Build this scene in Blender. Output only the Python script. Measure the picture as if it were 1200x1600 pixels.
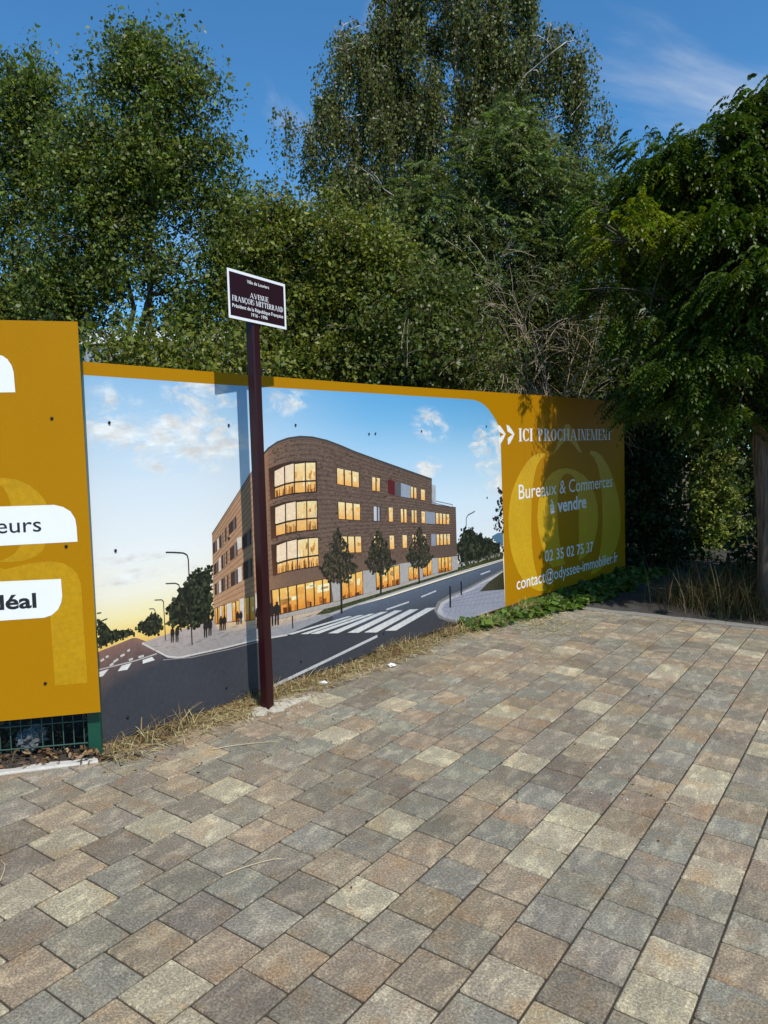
import bpy, bmesh, math, random
import numpy as np
from mathutils import Vector, Matrix, noise, kdtree

# ------------------------------------------------------------------ scene, camera, sky, sun
scene = bpy.context.scene
for o in list(bpy.data.objects):
    bpy.data.objects.remove(o)
C = scene.collection
random.seed(7)
RNG = np.random.default_rng(7)

F, PITCH, ROLL = 1174.3, 0.0629, -0.0285          # focal length in photo pixels (1200 x 1600), tilt, roll
CAM = np.array([0.0, 0.0, 1.44])
cp, sp, cr, sr = math.cos(PITCH), math.sin(PITCH), math.cos(ROLL), math.sin(ROLL)
FW = np.array([0, cp, -sp]); UP0 = np.array([0, sp, cp]); RT0 = np.array([1.0, 0, 0])
RT = cr * RT0 + sr * UP0; UP = -sr * RT0 + cr * UP0
cam_data = bpy.data.cameras.new('camera')
cam_data.sensor_fit = 'AUTO'; cam_data.sensor_width = 36.0
cam_data.lens = F / 1600 * 36.0
cam_data.clip_start = 0.05; cam_data.clip_end = 3000
cam = bpy.data.objects.new('camera', cam_data); C.objects.link(cam)
cam.matrix_world = Matrix(((RT[0], UP[0], -FW[0], CAM[0]), (RT[1], UP[1], -FW[1], CAM[1]),
                           (RT[2], UP[2], -FW[2], CAM[2]), (0, 0, 0, 1)))
scene.camera = cam
scene.render.resolution_x, scene.render.resolution_y = 768, 1024

SUN_DIR = Vector((-0.300, 0.513, -0.804)).normalized()          # the way the light travels
sun_el = math.asin(-SUN_DIR.z)
sun_az = math.atan2(-SUN_DIR.x, -SUN_DIR.y)                    # clockwise from +Y
sd = bpy.data.lights.new('sun', 'SUN'); sd.energy = 4.9; sd.angle = math.radians(0.53); sd.color = (1.0, 0.955, 0.88)
sun = bpy.data.objects.new('sun', sd); C.objects.link(sun)
sun.rotation_euler = SUN_DIR.to_track_quat('-Z', 'Y').to_euler()
sun.location = (6, -10, 16)

world = bpy.data.worlds.new('World'); scene.world = world; world.use_nodes = True
wn = world.node_tree; wn.nodes.clear()
def wnode(t, **k):
    n = wn.nodes.new(t)
    for a, v in k.items(): setattr(n, a, v)
    return n
sky = wnode('ShaderNodeTexSky', sky_type='NISHITA', sun_disc=False)
sky.sun_elevation = sun_el; sky.sun_rotation = sun_az
sky.altitude = 300; sky.air_density = 1.0; sky.dust_density = 0.25; sky.ozone_density = 3.0
bgn = wnode('ShaderNodeBackground'); bgn.inputs['Strength'].default_value = 0.138
out = wnode('ShaderNodeOutputWorld')
tc = wnode('ShaderNodeTexCoord')
mp = wnode('ShaderNodeMapping'); mp.inputs['Scale'].default_value = (2.2, 2.2, 3.4); mp.inputs['Rotation'].default_value = (0.5, 0.3, 0.2)
mp.inputs['Location'].default_value = (7.18, 2.4, 0.32)
nz = wnode('ShaderNodeTexNoise'); nz.inputs['Scale'].default_value = 1.0; nz.inputs['Detail'].default_value = 9; nz.inputs['Roughness'].default_value = 0.58
nz.inputs['Distortion'].default_value = 0.7
rp = wnode('ShaderNodeMapRange'); rp.interpolation_type = 'SMOOTHSTEP'
rp.inputs['From Min'].default_value = 0.53; rp.inputs['From Max'].default_value = 0.80; rp.inputs['To Max'].default_value = 0.95
mx = wnode('ShaderNodeMix', data_type='RGBA'); mx.inputs['B'].default_value = (5.6, 5.9, 6.2, 1)
tint = wnode('ShaderNodeMix', data_type='RGBA', blend_type='MULTIPLY'); tint.inputs['Factor'].default_value = 1.0
tint.inputs['B'].default_value = (0.50, 0.99, 1.22, 1)
L = wn.links.new
L(tc.outputs['Generated'], mp.inputs['Vector']); L(mp.outputs['Vector'], nz.inputs['Vector'])
L(nz.outputs['Fac'], rp.inputs['Value']); L(rp.outputs['Result'], mx.inputs['Factor'])
L(sky.outputs['Color'], tint.inputs['A'])
L(tint.outputs['Result'], mx.inputs['A']); L(mx.outputs['Result'], bgn.inputs['Color'])
L(bgn.outputs['Background'], out.inputs['Surface'])

vs = scene.view_settings
vs.view_transform = 'Standard'; vs.look = 'None'; vs.exposure = 0.0; vs.gamma = 1.0; vs.use_curve_mapping = False
scene.render.engine = 'CYCLES'
scene.cycles.max_bounces = 4; scene.cycles.transparent_max_bounces = 6

# ------------------------------------------------------------------ geometry of the place
GX, GY, G0 = -0.0450, 0.0332, -0.188
def gz(x, y):
    return G0 + GX * min(max(x, -7), 9) + GY * min(max(y, -5), 13)
def ray(px, py):
    return FW + (px - 600) / F * RT + (800 - py) / F * UP
def at(px, py, depth):                     # the point seen at a pixel, 'depth' metres ahead
    r = ray(px, py); return CAM + r * (depth / r[1])
def ground_at(px, py):
    r = ray(px, py); t = (G0 - CAM[2]) / (r[2] - GX * r[0] - GY * r[1]); return CAM + r * t
class Plane:                                # an upright plane: origin, direction in plan, outward normal
    def __init__(s, o, deg, n_sign=-1):
        t = math.radians(deg); s.o = np.array(o, float)
        s.d = np.array([math.cos(t), math.sin(t), 0]); s.n = n_sign * np.array([-s.d[1], s.d[0], 0])
    def uv(s, px, py):
        r = ray(px, py); k = ((s.o - CAM) @ s.n) / (r @ s.n); q = CAM + r * k
        return float((q - s.o) @ s.d), float(q[2])
    def pt(s, u, v, off=0.0):
        q = s.o + s.d * u + s.n * off; return (q[0], q[1], v)
A_ = ground_at(161, 1170)
BOARD = Plane((A_[0], A_[1], 0), 51.3)
L_ = ground_at(150, 1180)
LEFT = Plane((L_[0] + 0.009, L_[1] - 0.05, 0), 10.0)
P_ = ground_at(418, 1108)
SIGN = Plane((P_[0] + 0.78 * 0.036, P_[1] - 0.625 * 0.036, 0), 58.0)

# ------------------------------------------------------------------ small helpers
def lin(c):
    return tuple(((x / 255) / 12.92 if x / 255 <= 0.04045 else ((x / 255 + 0.055) / 1.055) ** 2.4) for x in c)
def ink(*c, k=0.90):                        # printed colour
    return tuple(min(0.82, x * k) for x in lin(c))
def tag(o, label=None, cat=None, group=None, kind=None):
    for k, v in (('label', label), ('category', cat), ('group', group), ('kind', kind)):
        if v: o[k] = v
    return o
def empty(name, loc=(0, 0, 0)):
    o = bpy.data.objects.new(name, None); C.objects.link(o); o.location = loc; o.empty_display_size = 0.2
    return o
def link(name, me, mat, parent=None):
    o = bpy.data.objects.new(name, me); C.objects.link(o)
    if mat and not me.materials: me.materials.append(mat)
    if parent:
        o.parent = parent
        o.matrix_parent_inverse = Matrix.Translation(parent.location).inverted() if parent.parent is None else Matrix()
    return o
def mesh(name, v, f, mat=None, parent=None, smooth=False):
    me = bpy.data.meshes.new(name); me.from_pydata([tuple(p) for p in v], [], [tuple(q) for q in f]); me.update()
    if smooth: me.polygons.foreach_set('use_smooth', [True] * len(me.polygons))
    return link(name, me, mat, parent)
class MB:                                   # collects boxes and tubes into one mesh
    def __init__(s): s.v = []; s.f = []
    def add(s, v, f):
        b = len(s.v); s.v += [tuple(p) for p in v]; s.f += [tuple(i + b for i in q) for q in f]
    def box(s, c, ax, ay, az):              # centre and three half-axis vectors
        c, ax, ay, az = map(np.array, (c, ax, ay, az)); v = []
        for i in (-1, 1):
            for j in (-1, 1):
                for k in (-1, 1): v.append(c + i * ax + j * ay + k * az)
        s.add(v, [(0, 1, 3, 2), (4, 6, 7, 5), (0, 4, 5, 1), (2, 3, 7, 6), (0, 2, 6, 4), (1, 5, 7, 3)])
    def tube(s, pts, rad, n=6, cap=True):
        pts = [Vector(p) for p in pts]; b = len(s.v)
        t0 = (pts[1] - pts[0]).normalized(); a = t0.orthogonal().normalized()
        for i, p in enumerate(pts):
            t = (pts[min(i + 1, len(pts) - 1)] - pts[max(i - 1, 0)]).normalized()
            a = (a - t * a.dot(t)); a = a.normalized() if a.length > 1e-6 else t.orthogonal().normalized()
            c = t.cross(a); r = rad[i] if hasattr(rad, '__len__') else rad
            for k in range(n):
                w = 2 * math.pi * k / n; s.v.append(tuple(p + (a * math.cos(w) + c * math.sin(w)) * r))
        for i in range(len(pts) - 1):
            for k in range(n):
                q = b + i * n + k; q2 = b + i * n + (k + 1) % n; s.f.append((q, q2, q2 + n, q + n))
        if cap:
            s.f.append(tuple(b + k for k in reversed(range(n)))); s.f.append(tuple(b + (len(pts) - 1) * n + k for k in range(n)))
    def build(s, name, mat, parent=None, smooth=False): return mesh(name, s.v, s.f, mat, parent, smooth)

# ------------------------------------------------------------------ materials
class NT:
    def __init__(s, name):
        s.m = bpy.data.materials.new(name); s.m.use_nodes = True; s.t = s.m.node_tree; s.t.nodes.clear()
        s.out = s.n('ShaderNodeOutputMaterial'); s.p = s.n('ShaderNodeBsdfPrincipled'); s.l(s.p.outputs[0], s.out.inputs[0])
    def n(s, ty, **k):
        x = s.t.nodes.new(ty)
        for a, v in k.items(): setattr(x, a, v)
        return x
    def l(s, a, b): s.t.links.new(a, b)
    def val(s, sock, v):
        if hasattr(v, 'links') or hasattr(v, 'is_linked'): s.l(v, sock)
        else: sock.default_value = (*v, 1) if hasattr(v, '__len__') and len(v) == 3 and sock.type == 'RGBA' else v
    def noise(s, scale, detail=4, rough=0.5, vec=None, dist=0.0):
        x = s.n('ShaderNodeTexNoise'); x.inputs['Scale'].default_value = scale; x.inputs['Detail'].default_value = detail
        x.inputs['Roughness'].default_value = rough; x.inputs['Distortion'].default_value = dist
        if vec is not None: s.l(vec, x.inputs['Vector'])
        return x.outputs['Fac']
    def ramp(s, fac, *stops, interp='LINEAR'):
        x = s.n('ShaderNodeValToRGB'); e = x.color_ramp; e.interpolation = interp
        while len(e.elements) < len(stops): e.elements.new(0.5)
        for el, (p, c) in zip(e.elements, stops):
            el.position = p; el.color = (*c, 1) if hasattr(c, '__len__') else (c, c, c, 1)
        s.l(fac, x.inputs['Fac']); return x.outputs['Color']
    def rng(s, v, a, b, c=0.0, d=1.0, smooth=False):
        x = s.n('ShaderNodeMapRange'); x.interpolation_type = 'SMOOTHSTEP' if smooth else 'LINEAR'
        for k, q in zip(('From Min', 'From Max', 'To Min', 'To Max'), (a, b, c, d)): x.inputs[k].default_value = q
        s.l(v, x.inputs['Value']); return x.outputs['Result']
    def mix(s, fac, a, b, mode='MIX'):
        x = s.n('ShaderNodeMix', data_type='RGBA', blend_type=mode)
        s.val(x.inputs['Factor'], fac); s.val(x.inputs['A'], a); s.val(x.inputs['B'], b); return x.outputs['Result']
    def math(s, op, a, b=0.0, clamp=False):
        x = s.n('ShaderNodeMath', operation=op, use_clamp=clamp); s.val(x.inputs[0], a); s.val(x.inputs[1], b); return x.outputs[0]
    def coord(s, which='Object'): return s.n('ShaderNodeTexCoord').outputs[which]
    def mapping(s, vec, scale=(1, 1, 1), loc=(0, 0, 0), rot=(0, 0, 0)):
        x = s.n('ShaderNodeMapping'); s.l(vec, x.inputs['Vector']); x.inputs['Scale'].default_value = scale
        x.inputs['Rotation'].default_value = rot
        s.val(x.inputs['Location'], loc); return x.outputs['Vector']
    def attr(s, name, out='Color'):
        x = s.n('ShaderNodeAttribute'); x.attribute_name = name; return x.outputs[out]
    def bump(s, h, strength, dist):
        x = s.n('ShaderNodeBump'); x.inputs['Strength'].default_value = strength; x.inputs['Distance'].default_value = dist
        s.l(h, x.inputs['Height']); s.l(x.outputs[0], s.p.inputs['Normal']); return x
    def set(s, **k):
        for a, v in k.items(): s.val(s.p.inputs[{'base': 'Base Color', 'rough': 'Roughness', 'spec': 'Specular IOR Level', 'metal': 'Metallic', 'coat': 'Coat Weight', 'coat_rough': 'Coat Roughness'}[a]], v)
        return s

def leaf_mat(name, rough=0.5, trans=0.3, spec=0.35, tint=(1, 1, 1)):
    m = NT(name); c = m.attr('Col')
    c = m.mix(1.0, c, tint, 'MULTIPLY')
    m.set(base=c, rough=rough, spec=spec)
    tr = m.n('ShaderNodeBsdfTranslucent'); m.l(m.mix(1.0, c, (1.15, 1.25, 0.55), 'MULTIPLY'), tr.inputs['Color'])
    mx = m.n('ShaderNodeMixShader'); mx.inputs[0].default_value = trans
    m.l(m.p.outputs[0], mx.inputs[1]); m.l(tr.outputs[0], mx.inputs[2]); m.l(mx.outputs[0], m.out.inputs[0])
    return m.m
def plain(name, col, rough=0.6, spec=0.4, var=0.15, scale=8.0, coat=0.0, bump=0.0, bscale=60.0, metal=0.0):
    m = NT(name); co = m.coord()
    n = m.noise(scale, 6, 0.6, co)
    c = m.mix(n, tuple(x * (1 - var) for x in col), tuple(min(1, x * (1 + var)) for x in col))
    m.set(base=c, rough=rough, spec=spec, coat=coat, metal=metal)
    if bump: m.bump(m.noise(bscale, 5, 0.6, co), bump, 0.01)
    return m.m
def bark(name, c1, c2, scale=(14, 14, 2.5), bump=0.8, dist=0.02):
    m = NT(name); co = m.mapping(m.coord(), scale=scale)
    n = m.noise(1.0, 8, 0.65, co, 0.6)
    m.set(base=m.ramp(n, (0.3, c1), (0.65, c2)), rough=0.9, spec=0.15); m.bump(n, bump, dist); return m.m

M = {}
def print_mat(name, rough=0.42):
    m = NT(name); co = m.coord(); c = m.attr('Col')
    g = m.noise(260, 2, 0.6, co); w = m.noise(2.2, 4, 0.6, co)
    c = m.mix(1.0, c, m.ramp(g, (0.25, 0.92), (0.75, 1.06)), 'MULTIPLY')
    c = m.mix(1.0, c, m.ramp(w, (0.3, 0.92), (0.7, 1.05)), 'MULTIPLY')
    h = m.noise(38, 5, 0.7, co); c = m.mix(1.0, c, m.ramp(h, (0.28, 0.84), (0.72, 1.14)), 'MULTIPLY')
    m.set(base=c, rough=rough, spec=0.25); m.bump(g, 0.05, 0.002); return m.m
M['print'] = print_mat('printed_vinyl')
M['letter'] = plain('white_vinyl_lettering', (0.80, 0.80, 0.79), 0.4, 0.3, 0.03)
def yellow_mat():
    m = NT('ochre_yellow_board'); co = m.coord()
    g = m.noise(240, 2, 0.6, co); w = m.noise(1.3, 5, 0.6, co)
    c = m.mix(w, (0.375, 0.168, 0.0), (0.415, 0.190, 0.0))
    c = m.mix(1.0, c, m.ramp(g, (0.25, 0.90), (0.75, 1.08)), 'MULTIPLY')
    m.set(base=c, rough=0.55, spec=0.12); m.bump(g, 0.10, 0.002); return m.m
M['yellow'] = yellow_mat()
M['black_screw'] = plain('black_screw_paint', (0.012, 0.012, 0.012), 0.4, 0.4)
M['green_paint'] = plain('green_powder_coat', (0.006, 0.062, 0.036), 0.4, 0.4, 0.12, 20)
M['green_wire'] = plain('faded_green_wire', (0.05, 0.10, 0.075), 0.6, 0.3, 0.25, 30)
M['burgundy'] = plain('burgundy_gloss_paint', (0.026, 0.0045, 0.006), 0.30, 0.30, 0.1, 12)
M['plate_red'] = plain('burgundy_enamel', (0.020, 0.0035, 0.006), 0.45, 0.25, 0.06, 6)
M['white_enamel'] = plain('white_enamel', (0.78, 0.78, 0.78), 0.4, 0.3, 0.03)
M['bark_grey'] = bark('grey_brown_bark', (0.035, 0.028, 0.02), (0.13, 0.11, 0.085))
M['bark_birch'] = bark('white_birch_bark', (0.10, 0.09, 0.08), (0.52, 0.50, 0.46), (6, 6, 16), 0.3, 0.008)
M['bark_acacia'] = bark('furrowed_brown_bark', (0.045, 0.034, 0.025), (0.25, 0.20, 0.155), (34, 34, 3.2), 1.0, 0.045)
M['twig'] = bark('brown_twig', (0.05, 0.035, 0.022), (0.11, 0.08, 0.05), (20, 20, 20), 0.2, 0.004)
M['dry_twig'] = bark('pale_dead_twig', (0.30, 0.22, 0.15), (0.55, 0.44, 0.32), (20, 20, 20), 0.2, 0.004)
M['leaf'] = leaf_mat('tree_leaf', 0.45, 0.38, 0.32, (2.15, 1.95, 1.4))
M['leaf_gloss'] = leaf_mat('glossy_leaf', 0.45, 0.34, 0.28, (1.3, 1.22, 0.8))
M['leaf_dull'] = leaf_mat('dull_leaf', 0.7, 0.2, 0.2)
M['straw'] = leaf_mat('straw_blade', 0.75, 0.25, 0.2)
M['concrete'] = plain('pale_concrete', (0.46, 0.43, 0.38), 0.9, 0.2, 0.38, 42, bump=0.5, bscale=140)
M['kerb'] = plain('grey_concrete_kerb', (0.20, 0.185, 0.16), 0.9, 0.2, 0.3, 22, bump=0.5, bscale=140)
M['paper'] = plain('white_paper', (0.75, 0.75, 0.75), 0.7, 0.2, 0.05)
M['raw_board'] = plain('board_back', (0.30, 0.28, 0.25), 0.7, 0.2)

# ------------------------------------------------------------------ ground, path, paving
def soil_mat():
    m = NT('dry_soil'); co = m.coord()
    n = m.noise(3.5, 8, 0.65, co); f = m.noise(60, 5, 0.7, co)
    c = m.ramp(n, (0.3, (0.075, 0.055, 0.035)), (0.7, (0.15, 0.115, 0.075)))
    c = m.mix(1.0, c, m.ramp(f, (0.2, 0.6), (0.8, 1.35)), 'MULTIPLY')
    m.set(base=c, rough=0.95, spec=0.1); m.bump(f, 0.6, 0.02); return m.m
def asphalt_mat():
    m = NT('worn_asphalt'); co = m.coord()
    n = m.noise(2.5, 6, 0.6, co); f = m.noise(220, 3, 0.7, co)
    c = m.ramp(n, (0.3, (0.040, 0.037, 0.033)), (0.7, (0.065, 0.060, 0.053)))
    c = m.mix(1.0, c, m.ramp(f, (0.25, 0.6), (0.8, 1.5)), 'MULTIPLY')
    m.set(base=c, rough=0.9, spec=0.15); m.bump(f, 0.4, 0.008); return m.m
def sheet(name, xs, ys, off, mat):
    v = [(x, y, gz(x, y) + off) for y in ys for x in xs]; nx = len(xs)
    f = [(j * nx + i, j * nx + i + 1, (j + 1) * nx + i + 1, (j + 1) * nx + i) for j in range(len(ys) - 1) for i in range(nx - 1)]
    o = mesh(name, v, f, mat); tag(o, kind='structure'); return o
fine = [round(-7 + i, 2) for i in range(17)]
sheet('ground', [-900, -200, -50, -20, -12] + fine + [14, 25, 60, 200, 900],
      [-300, -60, -20, -10] + [round(-5 + i, 2) for i in range(19)] + [18, 30, 60, 200, 1200], -0.035, soil_mat())

BN = BOARD.n[:2]; BD = BOARD.d[:2]; BO = BOARD.o[:2]
def bdist(x, y): return (x - BO[0]) * BN[0] + (y - BO[1]) * BN[1]
def bu(x, y): return (x - BO[0]) * BD[0] + (y - BO[1]) * BD[1]
K0 = ground_at(0, 1212)[:2]; K1 = ground_at(140, 1193)[:2]
kd = (K1 - K0) / np.linalg.norm(K1 - K0); kn = np.array([kd[1], -kd[0]])           # towards the camera
E0 = ground_at(905, 952)[:2]; E1 = ground_at(1200, 984)[:2]
ed = (E1 - E0) / np.linalg.norm(E1 - E0); en = np.array([ed[1], -ed[0]])
if en[1] > 0: en = -en

def paver_mat(per_object):
    m = NT('concrete_paver' + ('' if per_object else '_far'))
    if per_object:
        oi = m.n('ShaderNodeObjectInfo'); base = oi.outputs['Color']
        off = m.n('ShaderNodeCombineXYZ'); m.l(m.math('MULTIPLY', oi.outputs['Random'], 37.0), off.inputs[0]); m.l(m.math('MULTIPLY', oi.outputs['Random'], 91.0), off.inputs[1])
        co = m.mapping(m.coord(), loc=off.outputs[0])
    else:
        base = m.attr('Col'); co = m.coord()
    st = m.mapping(co, scale=(17, 7, 10)) if per_object else m.mapping(co, scale=(11, 11, 10))
    a = m.noise(1.0, 5, 0.6, st, 0.4); b = m.noise(5.0, 6, 0.65, co)
    light = m.mix(1.0, base, (1.62, 1.60, 1.50), 'MULTIPLY')
    warm = m.mix(1.0, base, (1.16, 0.93, 0.72), 'MULTIPLY')
    c = m.mix(m.rng(a, 0.46, 0.66, 0, 0.9, True), base, light)
    c = m.mix(m.rng(b, 0.48, 0.68, 0, 0.75, True), c, warm)
    s = m.noise(115, 4, 0.85, co)
    c = m.mix(1.0, c, m.ramp(s, (0.33, 0.46), (0.50, 0.95), (0.66, 1.85)), 'MULTIPLY')
    d = m.noise(26, 5, 0.7, co)
    wpos = m.n('ShaderNodeNewGeometry').outputs['Position']; wst = m.noise(1.7, 6, 0.62, wpos, 0.6)
    c = m.mix(1.0, c, m.ramp(wst, (0.32, 0.80), (0.50, 1.0), (0.70, 1.10)), 'MULTIPLY')
    c = m.mix(1.0, c, m.ramp(d, (0.25, 0.84), (0.75, 1.14)), 'MULTIPLY')
    m.set(base=c, rough=0.85, spec=0.22)
    h = m.math('ADD', s, m.math('MULTIPLY', d, 1.3)); m.bump(h, 0.8, 0.0045)
    return m.m
def joint_mat():
    m = NT('joint_sand'); co = m.coord(); f = m.noise(150, 4, 0.7, co); n = m.noise(4, 4, 0.6, co)
    c = m.mix(1.0, m.mix(n, (0.036, 0.030, 0.024), (0.070, 0.058, 0.044)), m.ramp(f, (0.25, 0.6), (0.8, 1.4)), 'MULTIPLY')
    m.set(base=c, rough=0.95, spec=0.1); m.bump(f, 0.5, 0.006); return m.m
PM_OBJ, PM_FAR = paver_mat(True), paver_mat(False)

paving = empty('paving'); tag(paving, kind='structure')
PSI, PW, PL, S0, T0 = -0.6052, 0.1985, 0.2016, -0.6757, 3.2747
cs, sn = math.cos(PSI), math.sin(PSI)
def st_xy(s, t): return np.array([cs * s - sn * t, sn * s + cs * t])
def clip(poly, p0, nrm, off):              # keep the side where (p - p0).n >= off
    res = []
    for i, a in enumerate(poly):
        b = poly[(i + 1) % len(poly)]; da = (a - p0) @ nrm - off; db = (b - p0) @ nrm - off
        if da >= 0: res.append(a)
        if (da >= 0) != (db >= 0): res.append(a + (b - a) * (da / (da - db)))
    return res
def area(poly):
    return abs(sum(poly[i][0] * poly[(i + 1) % len(poly)][1] - poly[(i + 1) % len(poly)][0] * poly[i][1] for i in range(len(poly)))) / 2
def paver_shape(poly, jit=0.0012, rnd=random):   # local 2D outline -> verts, faces
    poly = [np.array(p) for p in poly]; ctr = sum(poly) / len(poly); n = len(poly)
    ar = sum(poly[i][0] * poly[(i + 1) % n][1] - poly[(i + 1) % n][0] * poly[i][1] for i in range(n))
    if ar < 0: poly = poly[::-1]
    if n == 4:                                   # knock the corners off
        q = []
        for i in range(4):
            a, b, c = poly[i - 1], poly[i], poly[(i + 1) % 4]
            for w in (a, c):
                dd = (w - b) / np.linalg.norm(w - b); q.append(b + dd * rnd.uniform(0.003, 0.007))
        poly = q; n = 8
    poly = [p + np.array([rnd.uniform(-jit, jit), rnd.uniform(-jit, jit)]) for p in poly]
    v = []
    for z, ins in ((-0.05, 0), (-0.0045, 0), (0.0, 0.0042)):
        for p in poly:
            d = ctr - p; L_ = np.linalg.norm(d); q = p + d / L_ * ins * 1.35
            v.append((q[0], q[1], z + (rnd.uniform(-0.0006, 0.0006) if z == 0 else 0)))
    f = [tuple(range(2 * n, 3 * n))]
    for k in (0, 1):
        for i in range(n):
            j = (i + 1) % n; f.append((k * n + i, k * n + j, (k + 1) * n + j, (k + 1) * n + i))
    return v, f
def paver_colour(x, y):
    n1 = noise.noise(Vector((x * 0.75, y * 0.75, 3.3))); r = random.random()
    warmth = (x - 0.2 - 0.15 * y) * 0.10 + n1 * 0.25
    lightness = -0.12 * x - 0.05 * y + 0.12 + noise.noise(Vector((x * 1.3, y * 1.3, 9.1))) * 0.35
    if r < 0.17 + 0.22 * max(-0.5, min(1.0, lightness)): c = (0.285, 0.250, 0.188)
    elif r < 0.40 + 0.15 * warmth: c = (0.222, 0.180, 0.134)
    elif r < 0.62: c = (0.186, 0.174, 0.146)
    elif r < 0.82: c = (0.196, 0.174, 0.143)
    else: c = (0.164, 0.142, 0.116)
    k = random.uniform(0.91, 1.09) * 1.03; return tuple(v * k * w * random.uniform(0.98, 1.02) for v, w in zip(c, (1.02, 1.0, 0.92)))
nrm_g = Vector((-GX, -GY, 1)).normalized()
ex = Vector((cs, sn, GX * cs + GY * sn)).normalized(); ey = nrm_g.cross(ex)
variants = []
G = 0.0031
for k in range(6):
    v, f = paver_shape([(-PW / 2 + G, -PL / 2 + G), (PW / 2 - G, -PL / 2 + G), (PW / 2 - G, PL / 2 - G), (-PW / 2 + G, PL / 2 - G)])
    me = bpy.data.meshes.new('paver'); me.from_pydata(v, [], f); me.update(); me.materials.append(PM_OBJ); variants.append((me, v, f))
cells = []
for i in range(-34, 24):
    for k in range(-32, 30):
        s = S0 + (i + 0.5) * PW; t = T0 + (k + 0.5 + (0.5 if i % 2 else 0.0)) * PL
        c = st_xy(s, t)
        if not (-4.2 < c[0] < 6.5 and -1.2 < c[1] < 9.5): continue
        cor = [st_xy(s + a * (PW / 2 - G), t + b * (PL / 2 - G)) for a, b in ((-1, -1), (1, -1), (1, 1), (-1, 1))]
        poly = cor
        if bu(*c) > 0.02: poly = clip(poly, BO, BN, 0.10 + 0.05 * noise.noise(Vector((bu(*c) * 2, 0, 0))))
        else: poly = clip(poly, K0, kn, 0.0)
        if len(poly) > 2: poly = clip(poly, E0, en, 0.0)
        if len(poly) < 3 or area(poly) < 0.0025: continue
        z = gz(*c); d = np.array([c[0], c[1], z]) - CAM; dep = d @ FW
        if dep > 0.3:
            px, py = 600 + F * (d @ RT) / dep, 800 - F * (d @ UP) / dep
        else: px = py = 1e6
        vis = -60 < px < 1260 and 700 < py < 1680
        size = (CAM[2] - z) / dep ** 3 if vis else 0
        cells.append((size, c, z, poly if len(poly) != 4 or area(poly) < PW * PL * 0.9 else None))
cells.sort(key=lambda q: -q[0])
far_v, far_f, far_c = [], [], []
for idx, (size, c, z, poly) in enumerate(cells):
    col = paver_colour(c[0], c[1]); dz = random.uniform(-0.0012, 0.0012)
    tilt = Matrix.Rotation(random.uniform(-0.004, 0.004), 4, 'X') @ Matrix.Rotation(random.uniform(-0.004, 0.004), 4, 'Y')
    mat4 = Matrix(((ex.x, ey.x, nrm_g.x, c[0]), (ex.y, ey.y, nrm_g.y, c[1]), (ex.z, ey.z, nrm_g.z, z + dz), (0, 0, 0, 1))) @ tilt
    if poly is not None:
        lp = [((p - c)[0] * cs + (p - c)[1] * sn, -(p - c)[0] * sn + (p - c)[1] * cs) for p in poly]
        v, f = paver_shape(lp); me = None
    else:
        me, v, f = variants[random.randrange(6)]
    if idx < 300 and size > 0:
        if me is None:
            me = bpy.data.meshes.new('cut_paver'); me.from_pydata(v, [], f); me.update(); me.materials.append(PM_OBJ)
        o = bpy.data.objects.new('paver', me); C.objects.link(o); o.parent = paving; o.matrix_basis = mat4; o.color = (*col, 1)
    else:
        b = len(far_v); far_v += [tuple(mat4 @ Vector(p)) for p in v]; far_f += [tuple(i + b for i in q) for q in f]; far_c += [(*col, 1)] * len(v)
o = mesh('distant_pavers', far_v, far_f, PM_FAR, paving)
ca = o.data.color_attributes.new('Col', 'FLOAT_COLOR', 'POINT'); ca.data.foreach_set('color', np.array(far_c, dtype=np.float32).ravel())
tag(o, kind='stuff')
# bedding sand in the joints
bed = []
for s_, t_ in ((-9, -9), (9, -9), (9, 9), (-9, 9)): bed.append(np.array([s_ * 0.6 + 0.5, t_ * 0.55 + 4.0]))
bed = clip(bed, E0, en, -0.002)
v = []; stepn = 1
o = mesh('joint_sand', [(p[0], p[1], G0 + GX * p[0] + GY * p[1] - 0.0075) for p in bed], [tuple(range(len(bed)))], joint_mat(), paving)
tag(o, kind='stuff')
if o.data.polygons[0].normal.z < 0: o.data.flip_normals()

# kerb stones: pale strip under the left board, edging at the far side
def strip(name, a, b, n_, w, h, mat, lo=0.0):
    m = MB(); L_ = np.linalg.norm(b - a); k = max(2, int(L_ / 0.12)); d = (b - a) / L_
    rows = []
    for i in range(k + 1):
        q = a + d * L_ * i / k
        w0 = lo + random.uniform(-0.008, 0.008); w1 = w + random.uniform(-0.015, 0.015)
        for ww, hh in ((w0, -0.06), (w0, h - 0.008), (w0 + 0.01, h), (w1 - 0.01, h + random.uniform(-0.004, 0.004)), (w1, h - 0.008), (w1, -0.06)):
            p = q + n_ * ww; rows.append((p[0], p[1], gz(p[0], p[1]) + hh))
    f = []
    for i in range(k):
        for j in range(5): f.append((i * 6 + j, i * 6 + j + 1, (i + 1) * 6 + j + 1, (i + 1) * 6 + j))
    o = mesh(name, rows, f, mat); return o
o = strip('concrete_edging', K0 - kd * 1.6, K1 + kd * 0.04, -kn, 0.07, 0.008, M['concrete']); tag(o, kind='structure')
o = strip('far_kerb', E0 - ed * 0.35, E1 + ed * 3.0, -en, 0.10, 0.012, M['kerb']); tag(o, kind='structure')
pa = [E0 - ed * 0.4 - en * 0.10, E1 + ed * 3.0 - en * 0.10, E1 + ed * 3.0 - en * 6.0, E0 - ed * 0.1 - en * 6.0]
o = mesh('path', [(p[0], p[1], gz(p[0], p[1]) - 0.004) for p in pa], [(0, 1, 2, 3)], asphalt_mat()); tag(o, kind='structure')
if o.data.polygons[0].normal.z < 0: o.data.flip_normals()

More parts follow.
